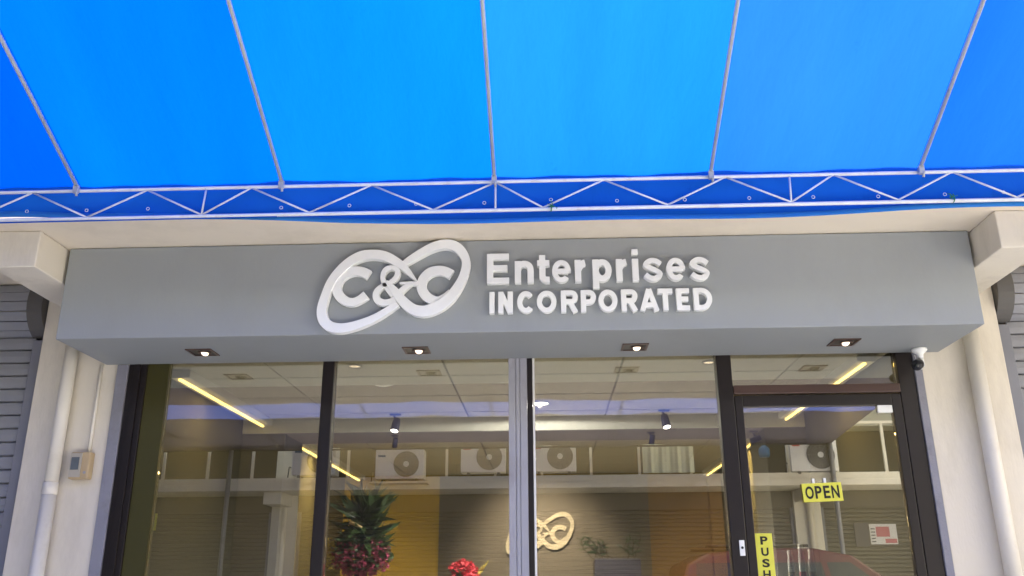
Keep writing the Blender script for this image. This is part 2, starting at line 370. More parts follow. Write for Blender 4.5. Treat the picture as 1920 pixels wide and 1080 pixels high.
def logo(parent, scale, cx, cz, yb, depth, m):
    for i, (nm, s) in enumerate((('logo_loop', LOOP1), ('logo_loop', LOOP2), ('ampersand_stroke', AMP), ('ampersand_stroke', AMP2), ('ampersand_stroke', AMP3), ('letter_c', C1), ('letter_c', C2))):
        stroke_mesh(s, scale, cx, cz, yb-depth+0.0016*i, yb-0.0008*i-0.0003, m, nm, parent, 0.002)
sgn = thing('company_sign', 'raised white company lettering and twin loop logo on the grey fascia', 'sign', (-0.16, Y(4.42), Z(1.3)))
logo(sgn, 1.0, CX, CZ, Y(FD)-0.0005, 0.042, M['white'])

def glyph(ch, x0, x1, z0, z1, yf, depth, m, name, parent, bold=0.02, bev=0.0, rotz=0, flat=False):
    cu = bpy.data.curves.new('glyph', 'FONT'); cu.body = ch; cu.size = 1.0; cu.offset = bold; cu.resolution_u = 6
    cu.extrude = 0.5
    o = bpy.data.objects.new('glyph', cu); COL.objects.link(o)
    bpy.context.view_layer.update()
    me = bpy.data.meshes.new_from_object(o.evaluated_get(bpy.context.evaluated_depsgraph_get()))
    bpy.data.objects.remove(o); bpy.data.curves.remove(cu)
    xs = [v.co.x for v in me.vertices]; ys = [v.co.y for v in me.vertices]
    ax, bx, ay, by = min(xs), max(xs), min(ys), max(ys)
    for v in me.vertices:
        v.co = Vector((x0+(v.co.x-ax)/(bx-ax)*(x1-x0), yf+(0.5-v.co.z)*depth, z0+(v.co.y-ay)/(by-ay)*(z1-z0)))
    me.materials.clear(); me.materials.append(m); me.update()
    return link(name, me, parent, bev)
def ell(cx, cz, rx, rz, a0, a1, n=22):
    return [(cx+rx*math.cos(R_(a0+(a1-a0)*i/n)), cz+rz*math.sin(R_(a0+(a1-a0)*i/n))) for i in range(n+1)]
def spline(pts):
    return [p[:2] for p in stroke([(x, z, 0) for x, z in pts])]
def bold_letter(ch, x0, x1, z0, z1, h, yf, yb, m, parent, xh=None):
    """a cut-out sans letter: strokes of half width h laid inside the box x0..x1, z0..z1"""
    L, R, B, T = x0+h, x1-h, z0+h*0.92, z1-h*0.92; cx, cz = (L+R)/2, (B+T)/2; rx, rz = (R-L)/2, (T-B)/2; H = T-B; mid = cz
    S = []
    def bowl(zt, zb, xr): r = (zt-zb)/2; return [(L, zt), (xr-r*0.9, zt)]+ell(xr-r*0.9, (zt+zb)/2, r*0.9, r, 88, -88, 14)+[(xr-r*0.9, zb), (L, zb)]
    if ch == 'E': S = [[(L, z0), (L, z1)], [(L, T), (x1, T)], [(L, mid+0.02*H), (x1-h*0.5, mid+0.02*H)], [(L, B), (x1, B)]]
    elif ch == 'n': S = [[(L, z0), (L, z1)], ell(cx, T-rx, rx, rx, 165, 0, 12)+[(R, z0)]]
    elif ch == 't':
        sx = x0+(x1-x0)*0.42; S = [[(sx, z1), (sx, B+h*1.4)]+ell(sx+h*1.4, B+h*1.2, h*1.4, h*1.2, 190, 262, 8)+[(x1, B)], [(x0, xh-h*0.9), (x1, xh-h*0.9)]]
    elif ch == 'e': S = [[(L, mid), (R, mid)], [(R, mid-h*0.3)]+ell(cx, cz, rx, rz, 0, 318, 30)]
    elif ch == 'r': S = [[(L, z0), (L, z1)], ell(L+(x1-L)*0.95, T-H*0.55, (x1-L)*0.95, H*0.55, 170, 95, 10)]
    elif ch == 'p':
        zb = z0+0.038; Bb = zb+h; c2_, r2 = (Bb+T)/2, (T-Bb)/2; S = [[(L, z0), (L, z1)], ell(cx, c2_, rx, r2, 0, 360, 30)]
    elif ch == 'i': S = [[((x0+x1)/2, z0), ((x0+x1)/2, xh)], [((x0+x1)/2, z1-2*h*0.92), ((x0+x1)/2, z1)]]
    elif ch == 's': S = [spline([(R+h*0.3, B+0.80*H), (cx+rx*0.45, T-0.01*H), (cx-rx*0.35, T), (L, B+0.78*H), (cx-rx*0.3, B+0.57*H), (cx+rx*0.35, B+0.45*H), (R, B+0.24*H), (cx+rx*0.4, B), (cx-rx*0.4, B+0.01*H), (L-h*0.3, B+0.22*H)])]
    elif ch == 'I': S = [[((x0+x1)/2, z0), ((x0+x1)/2, z1)]]
    elif ch == 'N': S = [[(L, z0), (L, z1)], [(R, z0), (R, z1)], [(L, z1-h*0.3), (R, z0+h*0.3)]]
    elif ch == 'C': S = [ell(cx, cz, rx, rz, 42, 318, 30)]
    elif ch == 'O': S = [ell(cx, cz, rx, rz, 0, 360, 34)]
    elif ch == 'R': S = [[(L, z0), (L, z1)], bowl(T, mid-0.02*H, R), [(cx, mid), (x1-h, z0)]]
    elif ch == 'P': S = [[(L, z0), (L, z1)], bowl(T, mid-0.06*H, R)]
    elif ch == 'D': S = [[(L, z0), (L, z1)], bowl(T, B, R)]
    elif ch == 'A': S = [[(x0+h, z0), ((x0+x1)/2, z1)], [(x1-h, z0), ((x0+x1)/2, z1)], [(x0+(x1-x0)*0.25, z0+H*0.34), (x1-(x1-x0)*0.25, z0+H*0.34)]]
    elif ch == 'T': S = [[(x0, T), (x1, T)], [((x0+x1)/2, z0), ((x0+x1)/2, z1-0.001)]]
    b = MB()
    for k, pts in enumerate(S):
        P = [Vector(p) for p in pts]; n = len(P); f0 = yf+0.0006*k; b0 = yb-0.0003*k; Lf = []; Rt = []
        closed = (P[0]-P[-1]).length < 1e-5
        for i, p in enumerate(P):
            a = P[i-1] if i else (P[-2] if closed else P[0]); c = P[i+1] if i < n-1 else (P[1] if closed else P[-1])
            t = (c-a).normalized(); nn = Vector((-t.y, t.x))*h; Lf.append(p+nn); Rt.append(p-nn)
        vs = []
        for q in Lf+Rt: vs += [(q.x, f0, q.y), (q.x, b0, q.y)]
        fs = []
        for i in range(n-1):
            a, c = 2*i, 2*(i+1); e, g = 2*n+2*i, 2*n+2*(i+1)
            fs += [(a, c, g, e), (a+1, e+1, g+1, c+1), (a, a+1, c+1, c), (e, g, g+1, e+1)]
        if not closed: fs += [(0, 2*n, 2*n+1, 1), (2*(n-1), 2*(n-1)+1, 4*n-1, 4*n-2)]
        b.add(vs, fs)
    return b.build('letter', m, parent, 0.0012)
KX = (0.872+0.298)/(1331-914)
def lx(zx): return (-0.298+((560+zx/2.4)-914)*KX)
base, cap = Z(1.522), Z(1.688); xh = cap-0.043
for ch, a, b, z0, z1 in (('E', 848, 948, base, cap), ('n', 974, 1060, base, xh), ('t', 1076, 1132, base, cap-0.012), ('e', 1143, 1228, base, xh), ('r', 1246, 1298, base, xh),
                         ('p', 1326, 1412, base-0.038, xh), ('r', 1432, 1484, base, xh), ('i', 1506, 1532, base, cap+0.012), ('s', 1554, 1640, base, xh), ('e', 1657, 1742, base, xh), ('s', 1762, 1850, base, xh)):
    bold_letter(ch, lx(a), lx(b), z0, z1, 0.0140 if ch in 'es' else 0.0165, Y(FD)-0.036, Y(FD)-0.0006, M['white'], sgn, xh)
b2, c2 = Z(1.358), Z(1.476)
for ch, a, b in (('I', 861, 880), ('N', 899, 964), ('C', 984, 1062), ('O', 1072, 1160), ('R', 1180, 1256), ('P', 1269, 1337), ('O', 1347, 1432), ('R', 1449, 1522), ('A', 1530, 1616), ('T', 1612, 1678), ('E', 1694, 1752), ('D', 1770, 1852)):
    bold_letter(ch, lx(a), lx(b), b2, c2, 0.0134, Y(FD)-0.032, Y(FD)-0.0006, M['white'], sgn)

# ------------------------------------------------------------------ square downlights in the box underside
SQ = [(-1.922, 4.733, 'leftmost'), (-0.718, 4.761, 'second from left'), (0.498, 4.767, 'third from left'), (1.635, 4.735, 'rightmost')]
zf = Z(1.264)
for x, d, nm in SQ:
    t = thing('square_downlight', 'small square recessed downlight, %s of the four under the grey fascia' % nm, 'downlight', (x, Y(d), zf), 'square downlights under the fascia')
    fr = MB()
    h, w_ = 0.072, 0.012
    for bb in ((x-h, x+h, Y(d)-h, Y(d)-h+w_), (x-h, x+h, Y(d)+h-w_, Y(d)+h), (x-h, x-h+w_, Y(d)-h+w_, Y(d)+h-w_), (x+h-w_, x+h, Y(d)-h+w_, Y(d)+h-w_)):
        fr.box(bb[0], bb[1], bb[2], bb[3], zf-0.006, zf-0.0005)
    fr.build('trim', M['framebr'], t)
    box('backing', x-h+w_, x+h-w_, Y(d)-h+w_, Y(d)+h-w_, zf-0.002, zf-0.0006, M['black'], t)
    dn = Vector((0, -0.62, -0.78)); cc_ = (x+0.012, Y(d)+0.004, zf-0.006)
    MB().lathe([(0.0001, 0.004), (0.017, 0.003), (0.021, 0.0)], cc_, dn, 18).build('lamp', M['lampd'], t)
    MB().lathe([(0.023, 0.004), (0.024, -0.006), (0.014, -0.012), (0.0001, -0.013)], cc_, dn, 18).build('gimbal', M['black'], t)
    MB().torus((x+0.012, Y(d), zf-0.006), 0.033, 0.004, (0, 0, 1), 20, 6).build('reflector', M['framebr'], t)

# ------------------------------------------------------------------ awning over the shop
AY = Y(3.93); AZ = Z(1.905); SL = 0.46; OUT = 2.55
def sheet(name, x0, x1, nx, ny, fn, m, parent, smooth=True):
    vs = []; fs = []
    for j in range(ny+1):
        for i in range(nx+1): vs.append(fn(x0+(x1-x0)*i/nx, j/ny))
    for j in range(ny):
        for i in range(nx): a = j*(nx+1)+i; fs.append((a, a+1, a+nx+2, a+nx+1))
    b = MB(); b.add(vs, fs, smooth); return b.build(name, m, parent)
RX = [-8.51+0.0, -7.48, -6.45, -5.42, -4.38, -3.35, -2.318, -1.286, -0.233, 0.821, 1.825, 2.86, 3.9]
def sag(x):
    for a, b in zip(RX[:-1], RX[1:]):
        if a <= x <= b: return math.sin(math.pi*(x-a)/(b-a))
    return 0
aw = thing('blue_awning', 'bright blue translucent fabric awning on thin steel truss above the sign', 'awning', (-0.2, AY, AZ))
def awn(x, t):
    y = AY+0.024-(OUT+0.024)*t
    z = AZ+0.022+SL*OUT*t - 0.022*sag(x)*math.sin(math.pi*min(1, 0.1+t)) + 0.004*math.sin(9*x+3*t) + 0.003*math.sin(23*x-7*t)
    return (x, y, z)
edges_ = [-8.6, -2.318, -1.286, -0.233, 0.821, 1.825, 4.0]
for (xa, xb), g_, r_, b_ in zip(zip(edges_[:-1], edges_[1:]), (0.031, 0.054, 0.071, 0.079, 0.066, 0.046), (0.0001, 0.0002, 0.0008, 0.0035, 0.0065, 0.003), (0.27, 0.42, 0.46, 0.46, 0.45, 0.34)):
    mp_ = fabric('blue_cloth_falloff', (r_*0.5, g_*0.84, b_*0.93), (r_*1.5, g_*1.16, b_*1.05), 0.62)   # light falloff across the awning painted in as one blue per panel
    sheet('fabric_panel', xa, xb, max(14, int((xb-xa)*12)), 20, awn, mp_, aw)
hem = lambda x: 1.705-0.040*math.exp(-((x-0.35)/1.35)**2)+0.060*max(0.0, min(1.0, (-x-1.0)/1.6))+0.004*math.sin(4*x)
def val(x, t):
    zb = Z(hem(x)+0.018)
    return (x, AY+0.022+(0.010*math.sin(3.3*x+5*t)+0.008)*t, AZ+0.030+(zb-AZ-0.030)*t)
sheet('valance', -8.6, 4.0, 150, 8, val, M['blued'], aw)
def hemf(x, t):
    zt = hem(x)+0.036; zb = hem(x)
    return (x, AY+0.026+0.010*math.sin(3.3*x+4)-0.030*math.sin(t*1.6)*(0.3+0.7*math.exp(-((x-0.3)/1.6)**2)), Z(zt+(zb-zt)*t))
sheet('hem', -8.6, 4.0, 150, 4, hemf, M['bluel'], aw)
for x in RX:
    MB().tube((x, AY, AZ-0.004), (x, AY-OUT, AZ-0.004+SL*OUT), 0.0098, 12).build('rafter', M['pipe'], aw)
    MB().box(x-0.012, x+0.012, AY-0.030, AY-0.012, AZ-0.035, AZ+0.006).tube((x+0.006, AY-0.03, AZ-0.028), (x+0.006, AY-0.018, AZ-0.05), 0.006, 8).build('clamp', M['pipe'], aw)
MB().tube((-8.6, AY, AZ-0.010), (4.0, AY, AZ-0.018), 0.0088, 12).build('top_chord', M['steel'], aw)
ZB = Z(1.742)
MB().tube((-8.6, AY, ZB+0.004), (4.0, AY, ZB-0.009), 0.0095, 12).build('bottom_chord', M['steel'], aw)
box('outer_beam', -8.6, 4.0, AY-OUT-0.03, AY-OUT+0.03, AZ+SL*OUT-0.10, AZ+SL*OUT-0.03, M['steel'], aw)
MB().tube((-8.6, AY-0.002, ZB-0.017), (-1.3, AY-0.002, ZB-0.015), 0.0035, 8).build('hem_rope', M['blued'], aw)
tops = [-3.13, -2.549, -1.965, -1.44, -0.84, -0.228, 0.303, 0.893, 1.411, 1.977, 2.57]
bots = [-2.84, -2.252, -1.677, -1.142, -0.533, 0.003, 0.605, 1.196, 1.702, 2.258]
seg = []
for i, b in enumerate(bots): seg += [(tops[i], b), (tops[i+1], b)]
seg += [(-0.228, -0.228), (-1.668, -1.677), (1.201, 1.196)]
for k in range(9): seg += [(-3.13-0.58*k, -3.42-0.58*k), (-3.71-0.58*k, -3.42-0.58*k)]
for k in range(2): seg += [(2.57+0.58*k, 2.86+0.58*k), (3.15+0.58*k, 2.86+0.58*k)]
for a, b in seg:
    MB().tube((a, AY-0.001, AZ-0.018), (b, AY-0.001, ZB+0.004), 0.0048, 8).build('web_bar', M['steel'], aw)
# eyelets of the valance
def u2x(px, py): return photo_to_plane(px, py, 3.93)
for px, py in ((50, 396), (162, 394), (277, 391), (527, 389), (655, 385), (780, 382), (908, 380), (1033, 374), (1157, 376), (1284, 374), (1405, 371), (1525, 369), (1647, 368), (1772, 364), (1882, 360)):
    x, z = u2x(px, py)
    MB().torus((x, AY-0.004+0.006, z), 0.0075, 0.0016, (0, 1, 0), 14, 6).build('eyelet', M['steel'], aw)
# green twine ties on the bottom chord
for (px, py, lab) in ((1033, 386, 'short green twine knot on the truss right of the centre post'), (1787, 378, 'green twine knot with loose ends near the right end of the truss')):
    x, z = u2x(px, py)
    k = MB(); k.torus((x, AY-0.0, ZB), 0.015, 0.0028, (1, 0.2, 0), 14, 6)
    q = random.Random(px)
    for s in range(5):
        p = Vector((x, AY-0.014, ZB+0.01)); pts = [p]
        for _ in range(4):
            p = p+Vector((q.uniform(-0.014, 0.014), q.uniform(-0.006, 0.002), q.uniform(-0.013, 0.016))); pts.append(p)
        k.path(pts, 0.0016, 5)
    tag(k.build('twine_tie', M['green']), lab, 'twine', 'green twine ties on the truss')

# ------------------------------------------------------------------ roller shutters either side
def shutter(x0, x1, endx, inner, label):
    t = thing('roller_shutter', label, 'roller shutter', ((x0+x1)/2, 0.1, 0.12), 'roller shutters either side of the shop')
    # coil hood with slatted curtain wrapped round it
    cy, cz, r = 0.16, Z(1.655), 0.21
    n = 8
    a0 = 146
    for i in range(n):
        a = R_(a0+i*17); b = R_(a0+(i+1)*17-1.6)
        pts = []
        for tt in range(3):
            g = a+(b-a)*tt/2; pts.append((cy+(r)*math.cos(g), cz+r*math.sin(g)))
        for tt in range(3):
            g = b+(a-b)*tt/2; pts.append((cy+(r-0.02)*math.cos(g), cz+(r-0.02)*math.sin(g)))
        xa, xb = (x0+0.02, x1-0.1) if inner > 0 else (x0+0.1, x1-0.02)
        MB().prism(pts, 'x', xa, xb).build('slat', M['shutter'], t)
    # end plate against the pillar
    pl = [(cy+(r+0.012)*math.cos(R_(g)), cz+(r+0.012)*math.sin(R_(g))) for g in range(148, 271, 9)]+[(cy+0.05, cz-r), (cy+0.05, SOF-0.006), (cy-0.19, SOF-0.006)]
    if inner > 0: MB().prism(pl, 'x', x1-0.095, x1-0.002).build('end_plate', M['shdark'], t)
    else: MB().prism(pl, 'x', x0+0.002, x0+0.095).build('end_plate', M['shdark'], t)
    top = Z(1.435)
    gw = 0.075
    for a in (x0, x1-gw): box('guide_rail', a+0.001, a+gw-0.001, 0.035, 0.12, 0.12, top, M['rail'], t, 0.004)
    z = 0.16; p = 0.0795
    me = None
    while z < top-0.02:
        if me is None:
            pr = [(0.074, 0.0), (0.062, 0.004), (0.057, 0.036), (0.061, 0.070), (0.074, 0.0762), (0.09, 0.0762), (0.09, 0.0)]
            o = MB().prism([(u, v) for u, v in pr], 'x', x0+gw, x1-gw)
            me = o.mesh('slat', M['shutter'])
            cx_ = (x0+x1)/2
            me.transform(Matrix.Translation((-cx_, 0, 0)))
        s = bpy.data.objects.new('slat', me); COL.objects.link(s); s.parent = t
        s.location = Vector(((x0+x1)/2, 0, z))-Vector(t.location)
        z += p
    box('bottom_bar', x0+gw, x1-gw, 0.055, 0.10, 0.121, 0.158, M['shdark'], t)
    return t
shutter(-7.62, -3.019, 0, 1, 'closed grey roller shutter left of the shopfront beside the meter pillar')
shutter(2.624, 7.24, 0, -1, 'closed grey roller shutter right of the shopfront beyond the drain pipe')

# ------------------------------------------------------------------ pipes, conduit, meter box, camera
def drain(x, d, r, zj, label):
    t = thing('drain_pipe', label, 'drain pipe', (x, Y(d), 0.12), 'cream drain pipes on the pillars')
    top = Z(1.583) if abs(x) > 2.6 else SOF-0.004
    MB().tube((x, Y(d), 0.12), (x, Y(d), zj), r, 20).build('pipe', M['pvc'], t)
    MB().tube((x, Y(d), zj+0.001), (x, Y(d), Z(1.55)), r*0.96, 20).build('pipe', M['pvc'], t)
    MB().lathe([(r*1.02, -0.07), (r*1.06, -0.068), (r*1.06, -0.002), (r*0.98, 0)], (x, Y(d), zj), n=20).build('coupling', M['pvc'], t)
    for zz in (0.6,): MB().torus((x, Y(d), zz), r*1.02, 0.004, (0, 0, 1), 20, 6).build('clip', M['alu'], t)
drain(-2.792, 4.945, 0.039, Z(0.578), 'cream drain pipe with a joint on the left pillar')
drain(2.425, 4.945, 0.045, 1.0, 'smooth cream drain pipe running down the right pillar')
t = thing('meter_box', 'small yellowed plastic switch box with grey window on the left pillar', 'switch box', (-2.645, -0.03, Z(0.594)))
box('cover', -2.703, -2.588, -0.055, -0.001, Z(0.594), Z(0.746), M['box'], t, 0.008)
box('face_plate', -2.698, -2.632, -0.062, -0.0555, Z(0.604), Z(0.738), M['boxpale'], t, 0.002)
box('window', -2.690, -2.645, -0.066, -0.0625, Z(0.645), Z(0.715), M['boxface'], t, 0.001)
MB().tube((-2.61, -0.058, Z(0.63)), (-2.61, -0.054, Z(0.63)), 0.008, 12).build('screw', M['alu'], t)
tag(MB().tube((-2.623, -0.011, Z(0.7465)), (-2.623, -0.011, Z(1.262)), 0.0095, 12).build('conduit', M['pvc']), 'thin cream conduit rising from the switch box to the fascia', 'conduit')
cc = thing('security_camera', 'white and black turret security camera under the right end of the fascia', 'security camera', (2.112, Y(4.924), zf))
x, y = 2.105, Y(4.90)
MB().lathe([(0.0001, 0), (0.040, -0.001), (0.042, -0.012), (0.034, -0.022), (0.018, -0.034), (0.016, -0.06), (0.0001, -0.062)], (x, y, zf-0.0005), n=24).build('mount', M['white'], cc)
MB().tube((x+0.002, y, zf-0.05), (x+0.004, y+0.0, zf-0.105), 0.014, 14).build('arm', M['white'], cc)
dv = Vector((-0.55, -0.75, -0.35)).normalized(); c0 = Vector((x-0.022, y-0.01, zf-0.094))
MB().lathe([(0.0001, -0.035), (0.024, -0.033), (0.030, -0.02), (0.030, 0.028), (0.027, 0.034), (0.0001, 0.030)], c0+dv*0.012, dv, 20).build('housing', M['black'], cc)
MB().lathe([(0.012, 0.0), (0.012, 0.004), (0.0001, 0.008)], c0+dv*0.046, dv, 14).build('lens', M['carglass'], cc)
MB().path([(x+0.01, y+0.01, zf-0.10), (x+0.012, y+0.03, zf-0.115), (x+0.005, y+0.06, zf-0.10), (x+0.0, y+0.07, zf-0.02)], 0.003, 6).build('cable', M['white'], cc)

# ------------------------------------------------------------------ shopfront frames and panes
top = Z(1.2635)
sf = thing('shopfront', 'dark bronze framed shop window wall of three tall panes and a transom', 'shopfront', (-0.2, 0.03, 0.12))
F0, F1 = -0.002, 0.085
box('frame', -2.460, -2.353, F0, F1, 0.12, Z(1.30), M['frame'], sf, 0.004)
box('frame', -2.425, -2.385, F0-0.012, F0-0.0005, 0.12, top, M['frame'], sf, 0.002)
box('jamb_panel', -2.352, -2.225, 0.012, 0.055, 0.12, Z(1.30), M['olive'], sf)
box('frame', 2.007, 2.100, F0, F1, 0.12, Z(1.30), M['frame'], sf, 0.004)
box('mullion', -1.304, -1.236, F0, F1, 0.12, Z(1.30), M['frame'], sf, 0.004)
g = MB()
for a, b in ((-0.213, -0.174), (-0.171, -0.150), (-0.147, -0.107)): g.box(a, b, F0-0.012, F0-0.0002, 0.12, top)
g.box(-0.2125, -0.1075, F0, F1, 0.12, Z(1.30))
g.build('mullion', M['alu'], sf, 0.002)['label'] = 'weathered grey mullion with rust brown stains'
box('mullion', -0.106, -0.076, F0+0.004, F1, 0.12, Z(1.30), M['frame'], sf, 0.002)
box('mullion', 0.986, 1.070, F0, F1, 0.12, Z(1.30), M['frame'], sf, 0.004)
box('transom_bar', 1.071, 2.006, F0-0.008, F1, Z(1.036), Z(1.086), M['framebr'], sf, 0.004)
box('sill', -2.352, 0.985, F0, F1, 0.12, 0.2, M['frame'], sf)
for a, b in ((-2.2245, -1.3045), (-1.2355, -0.2135), (-0.0755, 0.9855)):
    box('pane', a, b, 0.036, 0.042, 0.201, Z(1.30), M['glass'], sf)
box('pane', 1.0705, 2.0065, 0.036, 0.042, Z(1.0865), Z(1.30), M['glass'], sf)
for a in (-0.0755,): box('gasket', a, a+0.012, 0.010, 0.035, 0.12, Z(1.30), M['iwhite'], sf)

box('head_rail', -2.224, 2.006, 0.030, 0.060, Z(1.3005), Z(1.335), M['frame'], sf)

dr = thing('glass_door', 'dark bronze framed glass door with yellow hanging signs', 'door', (1.55, 0.03, 0.125))
D0, D1 = 0.0, 0.05
box('stile', 1.073, 1.118, D0, D1, 0.13, Z(1.028), M['frame'], dr, 0.003)
box('stile', 1.953, 2.004, D0, D1, 0.13, Z(1.028), M['frame'], dr, 0.003)
box('top_rail', 1.1185, 1.9525, D0, D1, Z(0.965), Z(1.028), M['frame'], dr, 0.003)
box('bottom_rail', 1.1185, 1.9525, D0, D1, 0.13, 0.33, M['frame'], dr, 0.003)
box('pane', 1.1185, 1.9525, 0.022, 0.028, 0.3305, Z(0.9645), M['glass'], dr)
lk = box('lock_plate', 1.028, 1.056, -0.011, -0.0045, Z(0.155), Z(0.236), M['white'], sf, 0.002)
MB().tube((1.042, -0.014, Z(0.197)), (1.042, -0.0115, Z(0.197)), 0.007, 12).build('keyhole', M['black'], lk)
box('closer_cover', 1.868, 1.952, 0.005, 0.0215, Z(0.922), Z(0.9645), M['white'], dr, 0.003)
hd = MB(); hd.path([(1.15, -0.001, 0.95), (1.15, -0.05, 0.95), (1.15, -0.05, 1.30), (1.15, -0.001, 1.30)], 0.011, 12); hd.build('handle', M['alu'], dr)

# hanging OPEN card and PUSH sticker
op = thing('open_sign', 'yellow OPEN card hanging askew by white tabs on the door glass', 'sign', (1.508, 0.01, Z(0.485)))
OC = Vector((1.508, 0.0, Z(0.487))); hw, hh = 0.108, 0.050
card = MB(); 
def rot2(u, v, a=R_(2.0)): return (OC.x+u*math.cos(a)-v*math.sin(a), OC.z+u*math.sin(a)+v*math.cos(a))
card.prism([rot2(-hw, -hh), rot2(hw, -hh), rot2(hw, hh), rot2(-hw, hh)], 'y', 0.008, 0.012); card.build('card', M['yellow'], op, 0.001)
for ch, u0, u1 in (('O', -0.093, -0.048), ('P', -0.040, -0.004), ('E', 0.006, 0.040), ('N', 0.050, 0.091)):
    o = glyph(ch, OC.x+u0, OC.x+u1, OC.z-0.034, OC.z+0.034, 0.0062, 0.0015, M['ink'], 'letter', op, 0.025)
    a = R_(2.0); o.data.transform(Matrix.Translation(OC-worldloc(op)) @ Matrix.Rotation(-a, 4, 'Y') @ Matrix.Translation(-(OC-worldloc(op))))
for u in (-0.04, 0.022):
    p = rot2(u, hh); box('tab', p[0]-0.007, p[0]+0.007, 0.009, 0.0215, p[1]-0.006, p[1]+0.026, M['white'], op, 0.002)
ps = thing('push_sign', 'tall yellow PUSH sticker with black letters on the door glass', 'sign', (1.166, 0.018, 1.41))
box('card', 1.121, 1.213, 0.0185, 0.0215, 1.415, Z(0.272), M['yellow'], ps, 0.001)
for i, ch in enumerate('PUSH'):
    zt = Z(0.256)-i*0.0585
    glyph(ch, 1.148, 1.187, zt-0.043, zt, 0.0165, 0.0015, M['ink'], 'letter', ps, 0.03)

# ------------------------------------------------------------------ interior
LW, RW, BW = -2.50, 2.08, Y(11.0)
CE = Z(1.32)
tag(box('floor', LW, RW, 0.09, BW, 0.0, 0.12, M['floor']), 'beige tiled shop floor behind the glass', kind='structure')
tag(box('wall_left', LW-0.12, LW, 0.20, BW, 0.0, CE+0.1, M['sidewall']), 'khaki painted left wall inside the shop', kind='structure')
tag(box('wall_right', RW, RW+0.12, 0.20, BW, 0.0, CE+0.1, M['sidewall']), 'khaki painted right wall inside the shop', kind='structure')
wb = tag(box('wall_back', LW-0.12, RW+0.12, BW, BW+0.12, 0.0, CE+0.1, M['ywall']), 'mustard back wall of the shop with slate and ochre panels', kind='structure')
box('wall_panel', -1.32, 1.215, BW-0.03, BW-0.001, 0.12, CE-0.02, M['gwall'], wb)['label'] = 'slate grey panel behind the cream logo'
box('wall_panel', 1.216, 1.93, BW-0.02, BW-0.001, 0.12, CE-0.02, M['owall'], wb)['label'] = 'ochre panel right of the slate panel'
box('pilaster', 1.93, 2.079, BW-0.14, BW-0.001, 0.12, CE-0.02, M['owall'], wb, 0.003)
ceil = tag(box('ceiling', LW, RW, 0.125, BW, CE+0.02, CE+0.08, M['tgrid']), 'suspended ceiling of pale rectangular tiles inside the shop', kind='structure')
xs = [LW+0.02, -1.73, -0.63, 0.478, 1.55, RW-0.02]
dl = [5.13, 5.64, 6.27, 6.90, 7.14]; dl2 = [7.71, 8.16, 8.79, 9.42, 10.05, 10.68, 10.99]
def tiles(ds):
    for da, db in zip(ds[:-1], ds[1:]):
        for xa, xb in zip(xs[:-1], xs[1:]):
            box('tile', xa+0.007, xb-0.007, Y(da)+0.010, Y(db)-0.010, CE, CE+0.0195, M['tile'], ceil)
tiles(dl); tiles(dl2)
bm_ = tag(box('ceiling_beam', LW+0.001, RW-0.001, Y(7.15), Y(7.70), Z(1.21), CE+0.0195, M['iwhite'], None, 0.003), 'white beam crossing the shop ceiling', 'beam')
box('beam_soffit_shade', LW+0.002, RW-0.002, Y(7.155), Y(7.695), Z(1.206), Z(1.2098), M['mauve'], bm_)  # shade under the beam put into a darker mauve-grey colour
for a, b in ((LW+0.001, LW+0.36), (RW-0.33, RW-0.001)):
    box('pilaster', a, b, Y(7.16), Y(7.69), 0.12, Z(1.2058), M['pilast'], bm_, 0.003)
# cove boxes with warm strip lamps along both side walls
def cove(xa, xb, xs0, xs1, segs, lab, wallx):
    t = thing('cove_light', lab, 'cove light', ((xa+xb)/2, Y(segs[0][0]), Z(1.25)), 'warm cove lights along the side walls')
    for da, db in segs:
        box('pelmet', xa, xb, Y(da), Y(db), Z(1.265), CE-0.001, M['iwhite'], t, 0.003)
        box('lamp_strip', xs0+0.005, xs1-0.006, Y(da)+0.02, Y(db)-0.02, Z(1.252), Z(1.2645), M['strip'], t)
        L = bpy.data.lights.new('strip_glow', 'AREA'); L.shape = 'RECTANGLE'; L.size = 0.03; L.size_y = (db-da)-0.05
        L.color = (1.0, 0.70, 0.26); L.energy = (2.5 if da < 6 else 9.0)*(db-da)
        lo = bpy.data.objects.new('strip_glow', L); COL.objects.link(lo); lo.parent = t
        lo.location = Vector(((xs0+xs1)/2, Y((da+db)/2), Z(1.250)))-Vector(t.location)
        dirv = Vector((wallx-(xs0+xs1)/2, 0, -0.25)).normalized()
        lo.rotation_euler = (-dirv).to_track_quat('Z', 'Y').to_euler()
cove(-2.36, -2.24, -2.325, -2.297, ((5.36, 7.11), (7.73, 10.95)), 'warm glowing cove light along the left shop wall', LW)
cove(1.86, 1.97, 1.90, 1.925, ((5.2, 7.10), (7.73, 10.8)), 'warm glowing cove light along the right shop wall', RW)

def point(name, loc, e, col, r=0.03, parent=None, kind='POINT', rot=None, cone=60):   # a lamp's own light
    L = bpy.data.lights.new(name, kind); L.energy = e; L.color = col; L.shadow_soft_size = r
    if kind == 'SPOT': L.spot_size = R_(cone); L.spot_blend = 0.02 if cone > 170 else 1.0
    o = bpy.data.objects.new(name, L); COL.objects.link(o); o.location = loc
    if rot is not None: o.rotation_euler = (-Vector(rot)).to_track_quat('Z', 'Y').to_euler()
    if parent: o.parent = parent; o.location = Vector(loc)-worldloc(parent)
    return o
